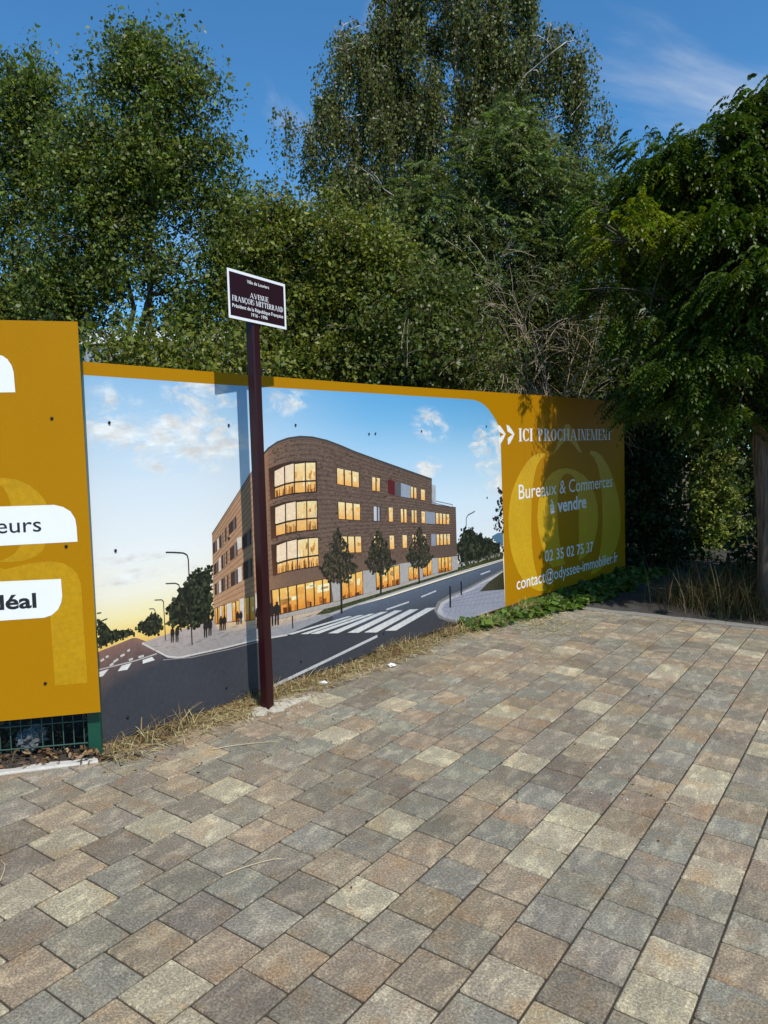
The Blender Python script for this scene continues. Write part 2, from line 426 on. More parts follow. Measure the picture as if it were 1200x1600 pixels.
# ------------------------------------------------------------------ flat print on boards
class Paint:
    STEP = 0.00022
    def __init__(s, plane, base=0.0): s.pl = plane; s.base = base; s.v = []; s.f = []; s.c = []
    def uvpoly(s, uv, col, layer):
        n = len(uv); ar = sum(uv[i][0] * uv[(i + 1) % n][1] - uv[(i + 1) % n][0] * uv[i][1] for i in range(n))
        many = hasattr(col[0], '__len__')
        if ar < 0: uv = uv[::-1]; col = col[::-1] if many else col
        b = len(s.v); off = s.base + s.STEP * (layer + 1)
        s.v += [s.pl.pt(u, v, off) for u, v in uv]; s.f.append(tuple(range(b, b + n)))
        s.c += [(*q, 1) for q in (col if many else [col] * n)]
    def px(s, pts, col, layer, o=(0, 0), k=1.0):
        s.uvpoly([s.pl.uv(o[0] + x / k, o[1] + y / k) for x, y in pts], col, layer)
    def line(s, pts, w, col, layer, o=(0, 0), k=1.0):       # w in metres on the board
        q = [np.array(s.pl.uv(o[0] + x / k, o[1] + y / k)) for x, y in pts]
        for a, b in zip(q[:-1], q[1:]):
            d = b - a; L_ = np.linalg.norm(d) + 1e-9; n = np.array([-d[1], d[0]]) / L_ * w / 2
            s.uvpoly([tuple(a - n), tuple(b - n), tuple(b + n), tuple(a + n)], col, layer)
    def build(s, name, parent, mat=None):
        o = mesh(name, s.v, s.f, mat or M['print'], parent)
        ca = o.data.color_attributes.new('Col', 'FLOAT_COLOR', 'POINT'); ca.data.foreach_set('color', np.array(s.c, dtype=np.float32).ravel())
        return o

def words(name, v, f, xs, gap, mat, parent):     # one mesh per word
    iv = sorted((min(xs[i] for i in q), max(xs[i] for i in q), k) for k, q in enumerate(f)); runs = []; end = -1e9
    for lo, hi, k in iv:
        if lo - end > gap: runs.append([])
        runs[-1].append(f[k]); end = max(end, hi)
    for fs in runs:
        ids = sorted({i for q in fs for i in q}); mp_ = {i: j for j, i in enumerate(ids)}
        mesh(name, [v[i] for i in ids], [tuple(mp_[i] for i in q) for q in fs], mat, parent)

_tc = {}
def glyphs(body, bold=0.0, space=1.0):
    key = (body, bold, space)
    if key in _tc: return _tc[key]
    cu = bpy.data.curves.new('tmp_text', 'FONT'); cu.body = body; cu.size = 1.0; cu.offset = bold; cu.space_character = space; cu.resolution_u = 3
    ob = bpy.data.objects.new('tmp_text', cu); C.objects.link(ob)
    bpy.context.view_layer.update()
    me = bpy.data.meshes.new_from_object(ob.evaluated_get(bpy.context.evaluated_depsgraph_get()))
    v = np.array([w.co[:2] for w in me.vertices]); f = [tuple(p.vertices) for p in me.polygons]
    bpy.data.objects.remove(ob); bpy.data.curves.remove(cu); bpy.data.meshes.remove(me)
    _tc[key] = (v, f); return v, f
def lettering(name, parent, plane, body, base_l, base_r, cap, mat, off, bold=0.0, space=1.0, clip_u=None):
    # base_l/base_r: (u, v) of the ends of the baseline; cap: capital height in metres
    v, f = glyphs(body, bold, space); hv, _ = glyphs('H', bold)
    x0, x1 = v[:, 0].min(), v[:, 0].max(); ch = hv[:, 1].max() - max(0, hv[:, 1].min())
    a, b = np.array(base_l), np.array(base_r)
    out = []
    for x, y in v:
        q = a + (b - a) * (x - x0) / (x1 - x0); q = q + np.array([0, y / ch * cap]); out.append(plane.pt(q[0], q[1], off))
    return words(name, out, f, v[:, 0], 0.17, mat, parent)

# a serif alphabet of capitals drawn from thick stems, hairlines and bowls
def serif(ch, T=0.17, t=0.055, s=0.07, wd=1.0):
    P = []; R = lambda x, y, w, h: P.append([(x, y), (x + w, y), (x + w, y + h), (x, y + h)])
    def stem(x, thick=True, y0=0, y1=1, bot=True, top=True):
        w = T if thick else t * 1.1; R(x, y0, w, y1 - y0)
        if bot: R(x - s, y0, w + 2 * s, t)
        if top: R(x - s, y1 - t, w + 2 * s, t)
    def bowl(cx, cy, rx, ry, a0, a1, th=None, n=14):
        th = th or T
        for i in range(n):
            p, q = (math.radians(a0 + (a1 - a0) * j / n) for j in (i, i + 1))
            oi = [(cx + rx * math.cos(w), cy + ry * math.sin(w)) for w in (p, q)]; ii = [(cx + (rx - th) * math.cos(w), cy + (ry - t) * math.sin(w)) for w in (p, q)]
            P.append([oi[0], oi[1], ii[1], ii[0]])
    def bar(x0, y0, x1, y1, w): P.append([(x0, y0), (x0 + w, y0), (x1 + w, y1), (x1, y1)])
    W = 0.6
    if ch == 'I': stem(s); W = T + 2 * s
    elif ch in 'OÇC0':
        rx = 0.36 * wd
        if ch in 'O0': bowl(rx, 0.5, rx, 0.5, 0, 360, n=26); W = 2 * rx
        else:
            bowl(rx, 0.5, rx, 0.5, 42, 318, n=22); W = 2 * rx * 0.95; R(W - 0.05, 0.66, 0.05, 0.30); R(W - 0.05, 0.06, 0.05, 0.22)
            if ch == 'Ç': P.append([(rx - 0.03, 0.03), (rx + 0.06, 0.03), (rx + 0.08, -0.2), (rx - 0.07, -0.22)])
    elif ch in 'PR':
        stem(s); x = s + T; bowl(x, 0.74, 0.34 * wd, 0.26, -90, 90); R(x - 0.02, 1 - t, 0.06, t); R(x - 0.02, 0.48, 0.06, t); W = x + 0.36 * wd
        if ch == 'R': bar(x + 0.26 * wd, 0, x + 0.05, 0.5, T); R(x + 0.20 * wd, 0, T + 0.16, t); W = x + 0.30 * wd + T
    elif ch == 'D': stem(s); x = s + T; bowl(x, 0.5, 0.40 * wd, 0.5, -90, 90); W = x + 0.40 * wd
    elif ch == 'H': stem(s); stem(s + T + 0.30 * wd); R(s + T, 0.47, 0.30 * wd, t); W = 2 * (s + T) + 0.30 * wd
    elif ch == 'A':
        h = 0.34 * wd; bar(s, 0, h + 0.04, 1, t * 1.2); bar(2 * h + s - 0.05, 0, h - 0.01, 1, T); R(0, 0, 2 * s + 0.06, t); R(2 * h - 0.06, 0, T + 2 * s, t); R(h * 0.55, 0.30, h * 1.1, t); W = 2 * h + T + s
    elif ch == 'V': h = 0.34 * wd; bar(h, 0, s, 1, T); bar(h + T * 0.6, 0, 2 * h + T - t, 1, t * 1.2); R(0, 1 - t, T + 2 * s, t); R(2 * h + T - t - s, 1 - t, 2 * s + t, t); W = 2 * h + T + s * 0.6
    elif ch == 'N': g = 0.40 * wd; stem(s, False); stem(s + g + T * 0.6, False); bar(s + g - T * 0.35, 0, s - 0.01, 1, T); W = s * 2 + g + T * 0.7
    elif ch == 'M': g = 0.30 * wd; stem(s, False); bar(s + g, 0, s, 1, T * 0.9); bar(s + g + T * 0.4, 0, s + 2 * g + T * 0.5, 1, t); stem(s + 2 * g + T * 0.5); W = s * 2 + 2 * g + T * 1.5
    elif ch in 'EF':
        stem(s, bot=True); x = s + T; w = 0.30 * wd; R(x, 1 - t, w, t); R(x + w - 0.05, 0.74, 0.05, 0.26); R(x, 0.48, w * 0.6, t); R(x + w * 0.55, 0.39, 0.045, 0.23); W = x + w
        if ch == 'E': R(x, 0, w + 0.03, t); R(x + w - 0.02, 0, 0.05, 0.28)
    elif ch == 'T': w = 0.62 * wd + 0.05; stem(w / 2 - T / 2, top=False); R(0, 1 - t, w, t); R(0, 0.74, 0.05, 0.26); R(w - 0.05, 0.74, 0.05, 0.26); W = w
    elif ch == 'U': g = 0.36 * wd; R(s, 0.28, T, 0.72); R(0, 1 - t, T + 2 * s, t); R(s + T + g, 0.28, t * 1.2, 0.72); R(T + g, 1 - t, t + 2 * s, t); bowl(s + T * 0.5 + g / 2 + t, 0.32, (T + g + t) / 2 + T * 0.22, 0.32, 180, 360); W = 2 * s + T + g + t
    elif ch == 'S':
        rx = 0.26 * wd; bowl(rx, 0.74, rx, 0.26, 50, 270, T * 0.8); bowl(rx, 0.26, rx, 0.29, -130, 90, T * 0.8); R(2 * rx - 0.06, 0.74, 0.05, 0.22); R(0, 0.05, 0.05, 0.22); W = 2 * rx
    elif ch == ' ': W = 0.34
    return W, P
def serif_text(name, parent, plane, body, base_l, base_r, cap, mat, off, wd=1.0, T=0.17, gap=0.06):
    x = 0; polys = []
    for ch in body:
        w, P = serif(ch, T=T, wd=wd); polys += [[(a + x, b) for a, b in p] for p in P]; x += w + gap
    x -= gap; a, b = np.array(base_l), np.array(base_r); v = []; f = []; xs = []
    for i, p in enumerate(polys):
        n = len(p); ar = sum(p[j][0] * p[(j + 1) % n][1] - p[(j + 1) % n][0] * p[j][1] for j in range(n))
        if ar < 0: p = p[::-1]
        k = len(v); o2 = off + (i % 5) * 0.00003
        for px_, py_ in p:
            xs.append(px_); q = a + (b - a) * px_ / x; v.append(plane.pt(q[0], q[1] + py_ * cap, o2))
        f.append(tuple(range(k, k + n)))
    return words(name, v, f, xs, 0.25, mat, parent)

def panel(name, plane, outline, thick, mat, parent, side=None):    # a flat board with real thickness, front face at off = 0
    n = len(outline); ar = sum(outline[i][0] * outline[(i + 1) % n][1] - outline[(i + 1) % n][0] * outline[i][1] for i in range(n))
    if ar < 0: outline = outline[::-1]
    v = [plane.pt(u, w, 0) for u, w in outline] + [plane.pt(u, w, -thick) for u, w in outline]
    f = [tuple(range(n)), tuple(reversed(range(n, 2 * n)))] + [(i, i + n, (i + 1) % n + n, (i + 1) % n) for i in range(n)]
    return mesh(name, v, f, mat, parent)
def screws(parent, plane, pts, o, k, off):
    for x, y in pts:
        u, w = plane.uv(o[0] + x / k, o[1] + y / k); m = MB(); n = 10; r = 0.0085
        ring = [plane.pt(u + r * math.cos(2 * math.pi * i / n), w + r * math.sin(2 * math.pi * i / n), off) for i in range(n)]
        ring2 = [plane.pt(u + r * 0.7 * math.cos(2 * math.pi * i / n), w + r * 0.7 * math.sin(2 * math.pi * i / n), off + 0.004) for i in range(n)]
        m.add(ring + ring2, [tuple(range(n, 2 * n))] + [(i, (i + 1) % n, (i + 1) % n + n, i + n) for i in range(n)])
        m.build('screw_head', M['black_screw'], parent)

# ------------------------------------------------------------------ the long hoarding
B = BOARD
hoard = empty('advertising_hoarding', B.pt(3.6, gz(0.8, 6.6)))
tag(hoard, 'long low ochre hoarding printed with a curved brick office building at dusk', 'hoarding')
top_px = [(131, 565), (331, 581), (580, 600.5), (800, 614.5), (940, 625), (971, 628)]
bot_px = [(161, 1166), (420, 1077), (620, 1006), (789, 948), (977, 888)]
topuv = [B.uv(*q) for q in top_px]; botuv = [B.uv(*q) for q in bot_px]
def lerp(tab, u):
    if u <= tab[0][0]: return tab[0][1]
    for (a, va), (b, vb) in zip(tab[:-1], tab[1:]):
        if u <= b: return va + (vb - va) * (u - a) / (b - a)
    return tab[-1][1]
U_END = B.uv(977, 888)[0]; SEAM1 = B.uv(580.5, 640)[0]; SEAM2 = B.uv(821, 800)[0]
for a, b in ((0.0, SEAM1 - 0.0012), (SEAM1 + 0.0012, SEAM2 - 0.0012), (SEAM2 + 0.0012, U_END)):
    us = [a, (a + b) / 2, b]
    panel('panel', B, [(u, lerp(botuv, u)) for u in us] + [(u, lerp(topuv, u)) for u in us[::-1]], 0.006, M['yellow'], hoard)
for u in (0.10, SEAM1, SEAM2, U_END - 0.1):
    m = MB(); q = B.pt(u, 0, -0.035); z0 = gz(q[0], q[1]) - 0.3; z1 = lerp(topuv, u) - 0.05
    m.box((q[0], q[1], (z0 + z1) / 2), B.d * 0.03, B.n * 0.028, (0, 0, (z1 - z0) / 2)); m.build('support_post', M['green_paint'], hoard)

def sky_print_mat():
    m = NT('printed_evening_sky'); uv = m.n('ShaderNodeUVMap').outputs[0]
    sep = m.n('ShaderNodeSeparateXYZ'); m.l(uv, sep.inputs[0]); u, w = sep.outputs[0], sep.outputs[1]
    h = m.rng(w, 0.50, 1.98)
    left = m.ramp(h, (0.0, ink(228, 176, 92)), (0.05, ink(244, 208, 118)), (0.11, ink(248, 228, 168)), (0.20, ink(244, 236, 214)), (0.34, ink(236, 236, 232)), (0.58, ink(216, 226, 232)), (0.80, ink(180, 208, 228)), (1.0, ink(140, 184, 218)))
    right = m.ramp(h, (0.0, ink(240, 226, 200)), (0.15, ink(228, 232, 234)), (0.40, ink(212, 228, 238)), (0.66, ink(172, 208, 232)), (0.86, ink(122, 182, 222)), (1.0, ink(98, 168, 216)))
    c = m.mix(m.rng(u, 0.7, 2.4, 0, 1, True), left, right)
    mpv = m.mapping(uv, scale=(3.2, 7.0, 1), rot=(0, 0, -0.3)); n = m.noise(1.0, 10, 0.66, mpv, 0.5)
    # where the printed clouds sit
    msk = None
    for cu, cv, ru, rv, k in ((0.62, 1.62, 0.55, 0.26, 1.0), (0.18, 1.70, 0.28, 0.25, 0.75), (0.75, 1.86, 0.35, 0.14, 0.8), (1.42, 1.86, 0.28, 0.12, 0.7), (3.05, 1.75, 0.35, 0.18, 0.8), (4.05, 1.55, 0.5, 0.30, 1.0), (4.3, 1.22, 0.5, 0.2, 0.7), (3.0, 1.40, 0.25, 0.12, 0.75), (0.30, 0.88, 0.5, 0.05, 0.9), (0.2, 0.98, 0.4, 0.04, 0.7)):
        du = m.math('DIVIDE', m.math('SUBTRACT', u, cu), ru); dv = m.math('DIVIDE', m.math('SUBTRACT', w, cv), rv)
        e = m.math('SUBTRACT', 1.0, m.math('ADD', m.math('MULTIPLY', du, du), m.math('MULTIPLY', dv, dv)), True)
        e = m.math('MULTIPLY', e, k); msk = e if msk is None else m.math('MAXIMUM', msk, e)
    f = m.math('ADD', n, m.math('MULTIPLY', msk, 0.16)); f = m.rng(f, 0.50, 0.72, 0, 0.92, True)
    n2 = m.noise(2.4, 6, 0.6, mpv)
    cl = m.mix(m.rng(n2, 0.35, 0.65), ink(216, 208, 200), ink(252, 248, 240))
    c = m.mix(m.math('MULTIPLY', f, m.rng(msk, 0.0, 0.6, 0, 1, True)), c, cl)
    g = m.noise(260, 2, 0.6, m.coord()); c = m.mix(1.0, c, m.ramp(g, (0.25, 0.94), (0.75, 1.05)), 'MULTIPLY')
    m.set(base=c, rough=0.42, spec=0.25); return m.m
pic_r = [(738, 624.5), (747, 627), (755, 631.5), (763, 639), (770, 649), (775, 657), (778.5, 666), (781, 678), (782.3, 692), (785.5, 803), (789.5, 947.5)]
pic_t = [(131.5, 586), (331, 600), (582, 614.5)]
pic = [B.uv(*q) for q in pic_t + pic_r]
pic[0] = (0.0, pic[0][1])
u_r = pic[-1][0]
ring = pic + [(u, lerp(botuv, u) + 0.0005) for u in np.linspace(u_r, 0.0, 8)]
P = Paint(B); P.uvpoly(ring, (1, 1, 1), 0)
o = P.build('printed_sky', hoard, sky_print_mat())
uvl = o.data.uv_layers.new(name='UVMap')
for lp in o.data.loops:
    q = np.array(o.data.vertices[lp.vertex_index].co); uvl.data[lp.index].uv = (float((q - B.o) @ B.d), q[2])

c2 = dict(o=(300, 560), k=2.3077); c3 = dict(o=(130, 820), k=4.0); c4 = dict(o=(400, 680), k=3.63636); c5 = dict(o=(680, 760), k=6.6667); z3 = dict(o=(700, 560), k=3.75)
def bottom_edge(px0, px1, n=5):                 # board bottom edge between two pixel columns, as pixels
    xs = np.linspace(px0, px1, n); tab = bot_px
    return [(float(x), lerp([(a, b) for a, b in tab], x) - 0.3) for x in xs]

# --- streets
P = Paint(B)
road = [(153.5, 1019), (180, 1008), (207, 997), (214, 997), (230, 1003), (300, 1000), (449, 975), (600, 935), (700, 903), (786, 876)]
rd = [B.uv(*q) for q in road]; rd[0] = (0.0, rd[0][1])
be = [(u, lerp(botuv, u) + 0.0006) for u in np.linspace(u_r, 0.0, 9)]
P.uvpoly(rd + be, ink(62, 63, 69), 1)
def shade_strip(top, bot, ct, cb, layer, n=8):           # smooth two-colour print between two pixel lines
    for i in range(n):
        t0, t1 = i / n, (i + 1) / n
        g = lambda t: [(x0 + (x1 - x0) * t, y0 + (y1 - y0) * t) for (x0, y0), (x1, y1) in zip(top, bot)]
        A1, B1 = g(t0), g(t1); c0 = [a_ + (b_ - a_) * t0 for a_, b_ in zip(ct, cb)]; c1 = [a_ + (b_ - a_) * t1 for a_, b_ in zip(ct, cb)]
        for j in range(len(A1) - 1): P.px([A1[j], A1[j + 1], B1[j + 1], B1[j]], [ink(*c0), ink(*c0), ink(*c1), ink(*c1)], layer)
shade_strip([(154.5, 1018), (180, 1008), (207, 997.5), (214, 997.5), (232, 1005)], [(159, 1100), (180, 1075), (205, 1062), (225, 1050), (262, 1033)], (140, 104, 92), (62, 63, 69), 1.4, 10)
shade_strip([(520, 955), (600, 936), (700, 904.5), (786, 877)], [(520, 990), (600, 985), (684, 960), (786, 910)], (92, 102, 118), (62, 63, 69), 1.4, 8)
# pavement in front of the building
side = [(222, 1004), (330, 968), (440, 955), (520, 930), (600, 912), (716, 880), (786, 862), (786, 872), (700, 899), (560, 945), (449, 991), (395, 1000), (347, 1012), (280, 1027), (262, 1026)]
P.px(side, [ink(176, 160, 150)] * 3 + [ink(170, 162, 156)] * 5 + [ink(150, 148, 150)] * 4 + [ink(160, 150, 146)] * 3, 2)
shade_strip([(336, 976), (400, 968), (436, 964), (518, 944), (600, 921)], [(345, 988), (405, 984), (445, 978), (530, 952), (606, 927)], (222, 184, 140), (172, 160, 152), 2.4, 6)
P.line([(222, 1005), (262, 1026), (280, 1027.5), (347, 1013), (395, 1001), (449, 992)], 0.010, ink(206, 196, 186), 3)
P.line([(255, 1031), (300, 1027), (360, 1014), (410, 1001)], 0.006, ink(140, 132, 128), 3)
for i in range(60):                              # printed slab joints
    t = random.random(); x = 232 + t * 280; y0 = 1002 - t * 50; y = y0 + random.random() * (22 - 8 * t)
    P.line([(x, y), (x + random.uniform(6, 18), y - random.uniform(1.5, 5))], 0.0025, ink(138, 126, 120), 3)
# verge along the façade
P.px([(493, 961), (512, 948), (560, 934), (640, 908), (714, 887), (786, 868), (786, 873), (712, 894), (620, 923), (540, 949), (515, 958)], [ink(58, 62, 34)] * 6 + [ink(70, 72, 40)] * 5, 3)
for i in range(240):
    t = random.random(); x = 500 + t * 284; y = 958 - t * 90 + random.uniform(-4, 3)
    P.px([(x, y), (x + 4, y - 1), (x + 2, y - 2.5)], ink(*random.choice([(74, 80, 38), (44, 50, 26), (90, 92, 52)])), 4)
P.line([(515, 960), (560, 944), (620, 925), (712, 896), (786, 874.5)], 0.010, ink(176, 172, 168), 4)
# zebra crossing and lane marks
for q in ([(340, 995), (362, 995), (578, 930), (560, 930)], [(390, 994), (415, 994), (620, 925), (600, 926)], [(425, 993), (455, 993), (660, 920), (640, 921)], [(490, 991), (525, 991), (705, 913), (680, 914)], [(560, 989), (600, 989), (758, 908), (730, 909)], [(620, 988), (665, 988), (817, 904), (785, 905)], [(695, 982), (735, 981), (880, 898), (845, 900)]):
    P.px(q, [ink(214, 210, 204), ink(214, 210, 204), ink(196, 196, 196), ink(196, 196, 196)], 5, **c2)
P.line([(293, 1181), (480, 1092), (668, 1001)], 0.020, ink(190, 188, 186), 5, **c2)
for a, b in (((700, 906), (782, 878)), ((826, 860), (880, 838)), ((1040, 779), (1075, 766))):
    P.line([a, b], 0.012, ink(190, 192, 196), 5, **c2)
for q in ([(98, 920), (160, 900), (122, 945), (98, 952)], [(240, 880), (302, 862), (275, 905), (215, 915)], [(370, 845), (430, 825), (447, 845), (372, 868)]):
    P.px(q, ink(226, 222, 216), 5, **c3)
P.line([(100, 905), (330, 848), (460, 805)], 0.006, ink(190, 180, 174), 5, **c3)
for a, b in (((188, 858), (218, 838)), ((165, 880), (188, 866)), ((232, 822), (258, 810)), ((285, 846), (310, 836)), ((108, 852), (130, 838)), ((345, 828), (378, 818)), ((275, 790), (292, 780)), ((140, 828), (158, 820))):
    P.line([a, b], 0.012, ink(204, 194, 188), 5, **c3)
# traffic island on the right
isl = [(683, 955), (689, 941.5), (705.5, 932.5), (725, 924), (786, 892)]
isl_b = [(789.6, 947.3), (760, 957.5), (725, 969.8), (708, 969), (695, 965.5), (685, 959.5)]
P.px([(678, 953), (684, 940), (703, 929), (725, 921)] + [(786, 889)] + [(789.6, 947.4), (752, 960.4), (716, 973), (700, 971), (686, 966)], ink(126, 122, 120), 2)
P.px(isl + isl_b, [ink(186, 184, 186)] * 5 + [ink(160, 160, 170)] * 6, 3)
P.px([(690, 953), (694, 944), (709, 935.5), (727, 927), (786, 897), (789, 946), (745, 959), (712, 964), (698, 962)], [ink(152, 152, 164)] * 9, 4)
for i in range(12):
    P.line([(693 + i * 7.6, 960 - i * 1.2), (712 + i * 6.5, 931 - i * 2.2)], 0.004, ink(120, 120, 134), 5)
for i in range(6):
    P.line([(694 + i * 3, 949 - i * 4), (786, 940 - i * 8)], 0.004, ink(124, 124, 138), 5)
P.px([(749, 924), (756, 917), (764, 909), (786.5, 893), (788, 921)], [ink(76, 70, 48), ink(60, 60, 36), ink(66, 66, 40), ink(60, 58, 38), ink(50, 48, 32)], 5)
for q in ([(145, 1040), (162, 1040), (165, 1262), (147, 1262)], [(262, 990), (276, 990), (280, 1132), (265, 1132)]):
    P.px(q, ink(28, 30, 44), 6, **c5)
P.px([(359, 925), (363, 925), (365, 973), (361, 973)], ink(36, 34, 36), 6, **c2)
P.build('printed_street', hoard)

# --- printed trees (speckled foliage) and lamps
def foliage_print(P, poly, n, cols, layer, rad, o=(0, 0), k=1.0, core=None):
    q = [np.array(P.pl.uv(o[0] + x / k, o[1] + y / k)) for x, y in poly]; lo = np.min(q, axis=0); hi = np.max(q, axis=0)
    def inside(p):
        r = False
        for i in range(len(q)):
            a, b = q[i], q[i - 1]
            if (a[1] > p[1]) != (b[1] > p[1]) and p[0] < (b[0] - a[0]) * (p[1] - a[1]) / (b[1] - a[1]) + a[0]: r = not r
        return r
    if core:
        c = sum(q) / len(q); P.uvpoly([tuple(c + (p - c) * 0.86) for p in q], ink(*core), layer)
    m = 0
    while m < n:
        p = lo + (hi - lo) * np.array([random.random(), random.random()])
        if not inside(p): continue
        m += 1; r = rad * random.uniform(0.5, 1.3); a0 = random.random() * 6.28
        pts = [tuple(p + r * random.uniform(0.5, 1.0) * np.array([math.cos(a0 + j * 1.57), math.sin(a0 + j * 1.57)])) for j in range(4)]
        P.uvpoly(pts, ink(*random.choice(cols)), layer + 1 + m % 3)
GREEN = [(44, 48, 32), (34, 38, 26), (58, 62, 42), (28, 32, 22), (72, 74, 52)]
P = Paint(B)
foliage_print(P, [(815, 250), (760, 262), (700, 285), (650, 345), (600, 400), (560, 470), (520, 520), (515, 620), (600, 655), (700, 645), (812, 625)], 420, GREEN, 2, 0.018, core=(26, 31, 20), **c3)
foliage_print(P, [(385, 590), (430, 545), (485, 580), (505, 640), (470, 690), (390, 690), (325, 650), (345, 615)], 150, GREEN, 2, 0.012, core=(34, 36, 22), **c3)
foliage_print(P, [(82, 590), (130, 610), (170, 660), (240, 660), (300, 650), (330, 690), (200, 730), (95, 775)], 160, GREEN, 2, 0.012, core=(32, 34, 24), **c3)
foliage_print(P, [(150, 640), (230, 560), (270, 440), (330, 420), (390, 430), (430, 500), (480, 470), (520, 540), (580, 520), (640, 580), (712, 600), (710, 720), (560, 770), (350, 810), (240, 830), (225, 740)], 420, GREEN, 2, 0.020, core=(26, 31, 20), **c5)
foliage_print(P, [(700, 0), (640, 10), (655, 60), (690, 100), (640, 150), (660, 210), (620, 240), (660, 300), (590, 330), (640, 370), (585, 430), (690, 480), (712, 480)], 150, [(30, 28, 22), (20, 20, 16), (40, 38, 28)], 2, 0.018, **c5)
P.px([(590, 520), (650, 485), (705, 480), (708, 620), (640, 590)], ink(84, 116, 140), 1, **c5)
LAMP = ink(46, 40, 36)
for pole, w in (([(515, 172), (560, 172), (625, 176), (648, 188), (656, 215), (668, 480), (680, 750)], 0.008), ([(515, 367), (575, 365), (597, 374), (602, 400), (612, 668)], 0.006), ([(445, 470), (490, 468), (501, 480), (514, 722)], 0.005), ([(412, 525), (440, 524), (448, 535), (450, 560)], 0.004), ([(85, 553), (112, 549)], 0.006), ([(115, 600), (150, 586)], 0.006)):
    P.line(pole, w, LAMP, 6, **c3)
P.line([(322, 415), (322, 340), (330, 315), (345, 295), (385, 275), (412, 258)], 0.010, ink(90, 90, 96), 6, **c5)
P.build('printed_trees', hoard)

# --- the printed building
P = Paint(B)
fac_top = [(409.6, 711.6), (419, 700.6), (433, 691), (449.5, 685), (468.8, 682.2), (488, 683.3), (510, 688.3), (532, 696.5), (554, 706), (592.5, 719.9), (633.8, 734.5), (674.5, 748.8)]
right = fac_top + [(674.5, 788.6), (712, 793.3), (714.3, 884.9), (600, 919), (518, 941.3), (470, 955), (436, 962), (421, 962)]
rc = [ink(168, 118, 84), ink(150, 104, 78), ink(128, 94, 74)] + [ink(102, 82, 70)] * 6 + [ink(98, 79, 68)] * 3 + [ink(98, 79, 69)] * 8
P.px(right, rc, 6)
ft = [(409.6, 711.6)] + fac_top[1:] + [(712, 793.3)]; fb = [(421, 960), (436, 962), (470, 955), (518, 941.3), (600, 919), (714.3, 884.9)]
def mixc(a, b, t): return tuple(x + (y - x) * t for x, y in zip(a, b))
def wall_tone(x, t):                              # printed light: warm and pale at the left of the curve, warm near the lit base
    c = mixc((158, 116, 86), (108, 86, 74), min(1, max(0, (x - 412) / 52)) ** 0.7); c = mixc(c, (92, 76, 68), min(1, max(0, (x - 470) / 240)) * 0.8)
    return mixc(c, (142, 102, 72), max(0, t - 0.55) * 0.9)
xs_ = [410, 414, 418, 424, 431, 440, 450, 462, 476, 492, 510, 530, 552, 576, 602, 630, 655, 674]
for xa, xb in zip(xs_[:-1], xs_[1:]):
    for k_ in range(12):
        t0, t1 = k_ / 12, (k_ + 1) / 12; ya = lambda x, t: lerp(ft, x) + (lerp(fb, x) - lerp(ft, x)) * t
        P.px([(xa, ya(xa, t0)), (xb, ya(xb, t0)), (xb, ya(xb, t1)), (xa, ya(xa, t1))], [ink(*wall_tone(xa, t0)), ink(*wall_tone(xb, t0)), ink(*wall_tone(xb, t1)), ink(*wall_tone(xa, t1))], 6.5)
left = [(331.2, 835), (370, 776), (410.5, 711), (421, 700), (424, 962), (405, 966), (334.7, 976)]
P.px(left, [ink(168, 132, 104), ink(172, 132, 102), ink(168, 126, 96), ink(160, 118, 90), ink(164, 122, 92), ink(184, 138, 100), ink(190, 146, 108)], 5)
# brick courses: thin dark lines between roof line and base line
base_line = [(421, 905), (436, 903), (450, 900), (468.8, 897), (488, 892), (510, 886), (532, 880), (554, 875), (592.5, 868), (633.8, 861), (674.5, 853), (712, 848)]
tops = fac_top + [(712, 793.3)]; tops[0] = (421, 699)
for r in range(1, 52):
    t = r / 52; pts = []
    for (x0, y0), (x1, y1) in zip(tops, [(421, 905)] + base_line[1:] + [(714, 848)]):
        if x0 > 680: y0 = 762.0
        pts.append((x0, y0 + (y1 - y0) * t))
    if t < 0.36: pts = pts[:-1]
    P.line(pts, 0.0034, ink(80, 65, 57) if r % 2 else ink(122, 100, 85), 7)
for r in range(1, 40):
    t = r / 40; P.line([(332, 835 + (955 - 835) * t), (410, 712 + (925 - 712) * t)], 0.004, ink(140, 104, 80) if r % 2 else ink(186, 146, 112), 6)
for i in range(2800):                               # single bricks that stand out
    t = random.random(); x = 424 + 250 * random.random() ** 1.2; k = lerp(tops, x); y = k + 4 + (868 - k) * t; w = random.uniform(2.4, 4.6) * (1 - (x - 420) / 500)
    sl = (lerp([(a, b) for a, b in tops], x + 4) - k) / 4 * (1 - t) - 0.17 * t
    P.px([(x, y), (x + w, y + sl * w), (x + w, y + sl * w + 1.3), (x, y + 1.3)], ink(*random.choice([(84, 66, 57), (118, 96, 80), (132, 106, 86), (94, 74, 64), (76, 60, 52), (108, 86, 72)])), 8)
P.line(fac_top, 0.012, ink(70, 66, 62), 9)
P.line([(331, 834.5), (409.6, 711.4)], 0.008, ink(120, 96, 76), 9)
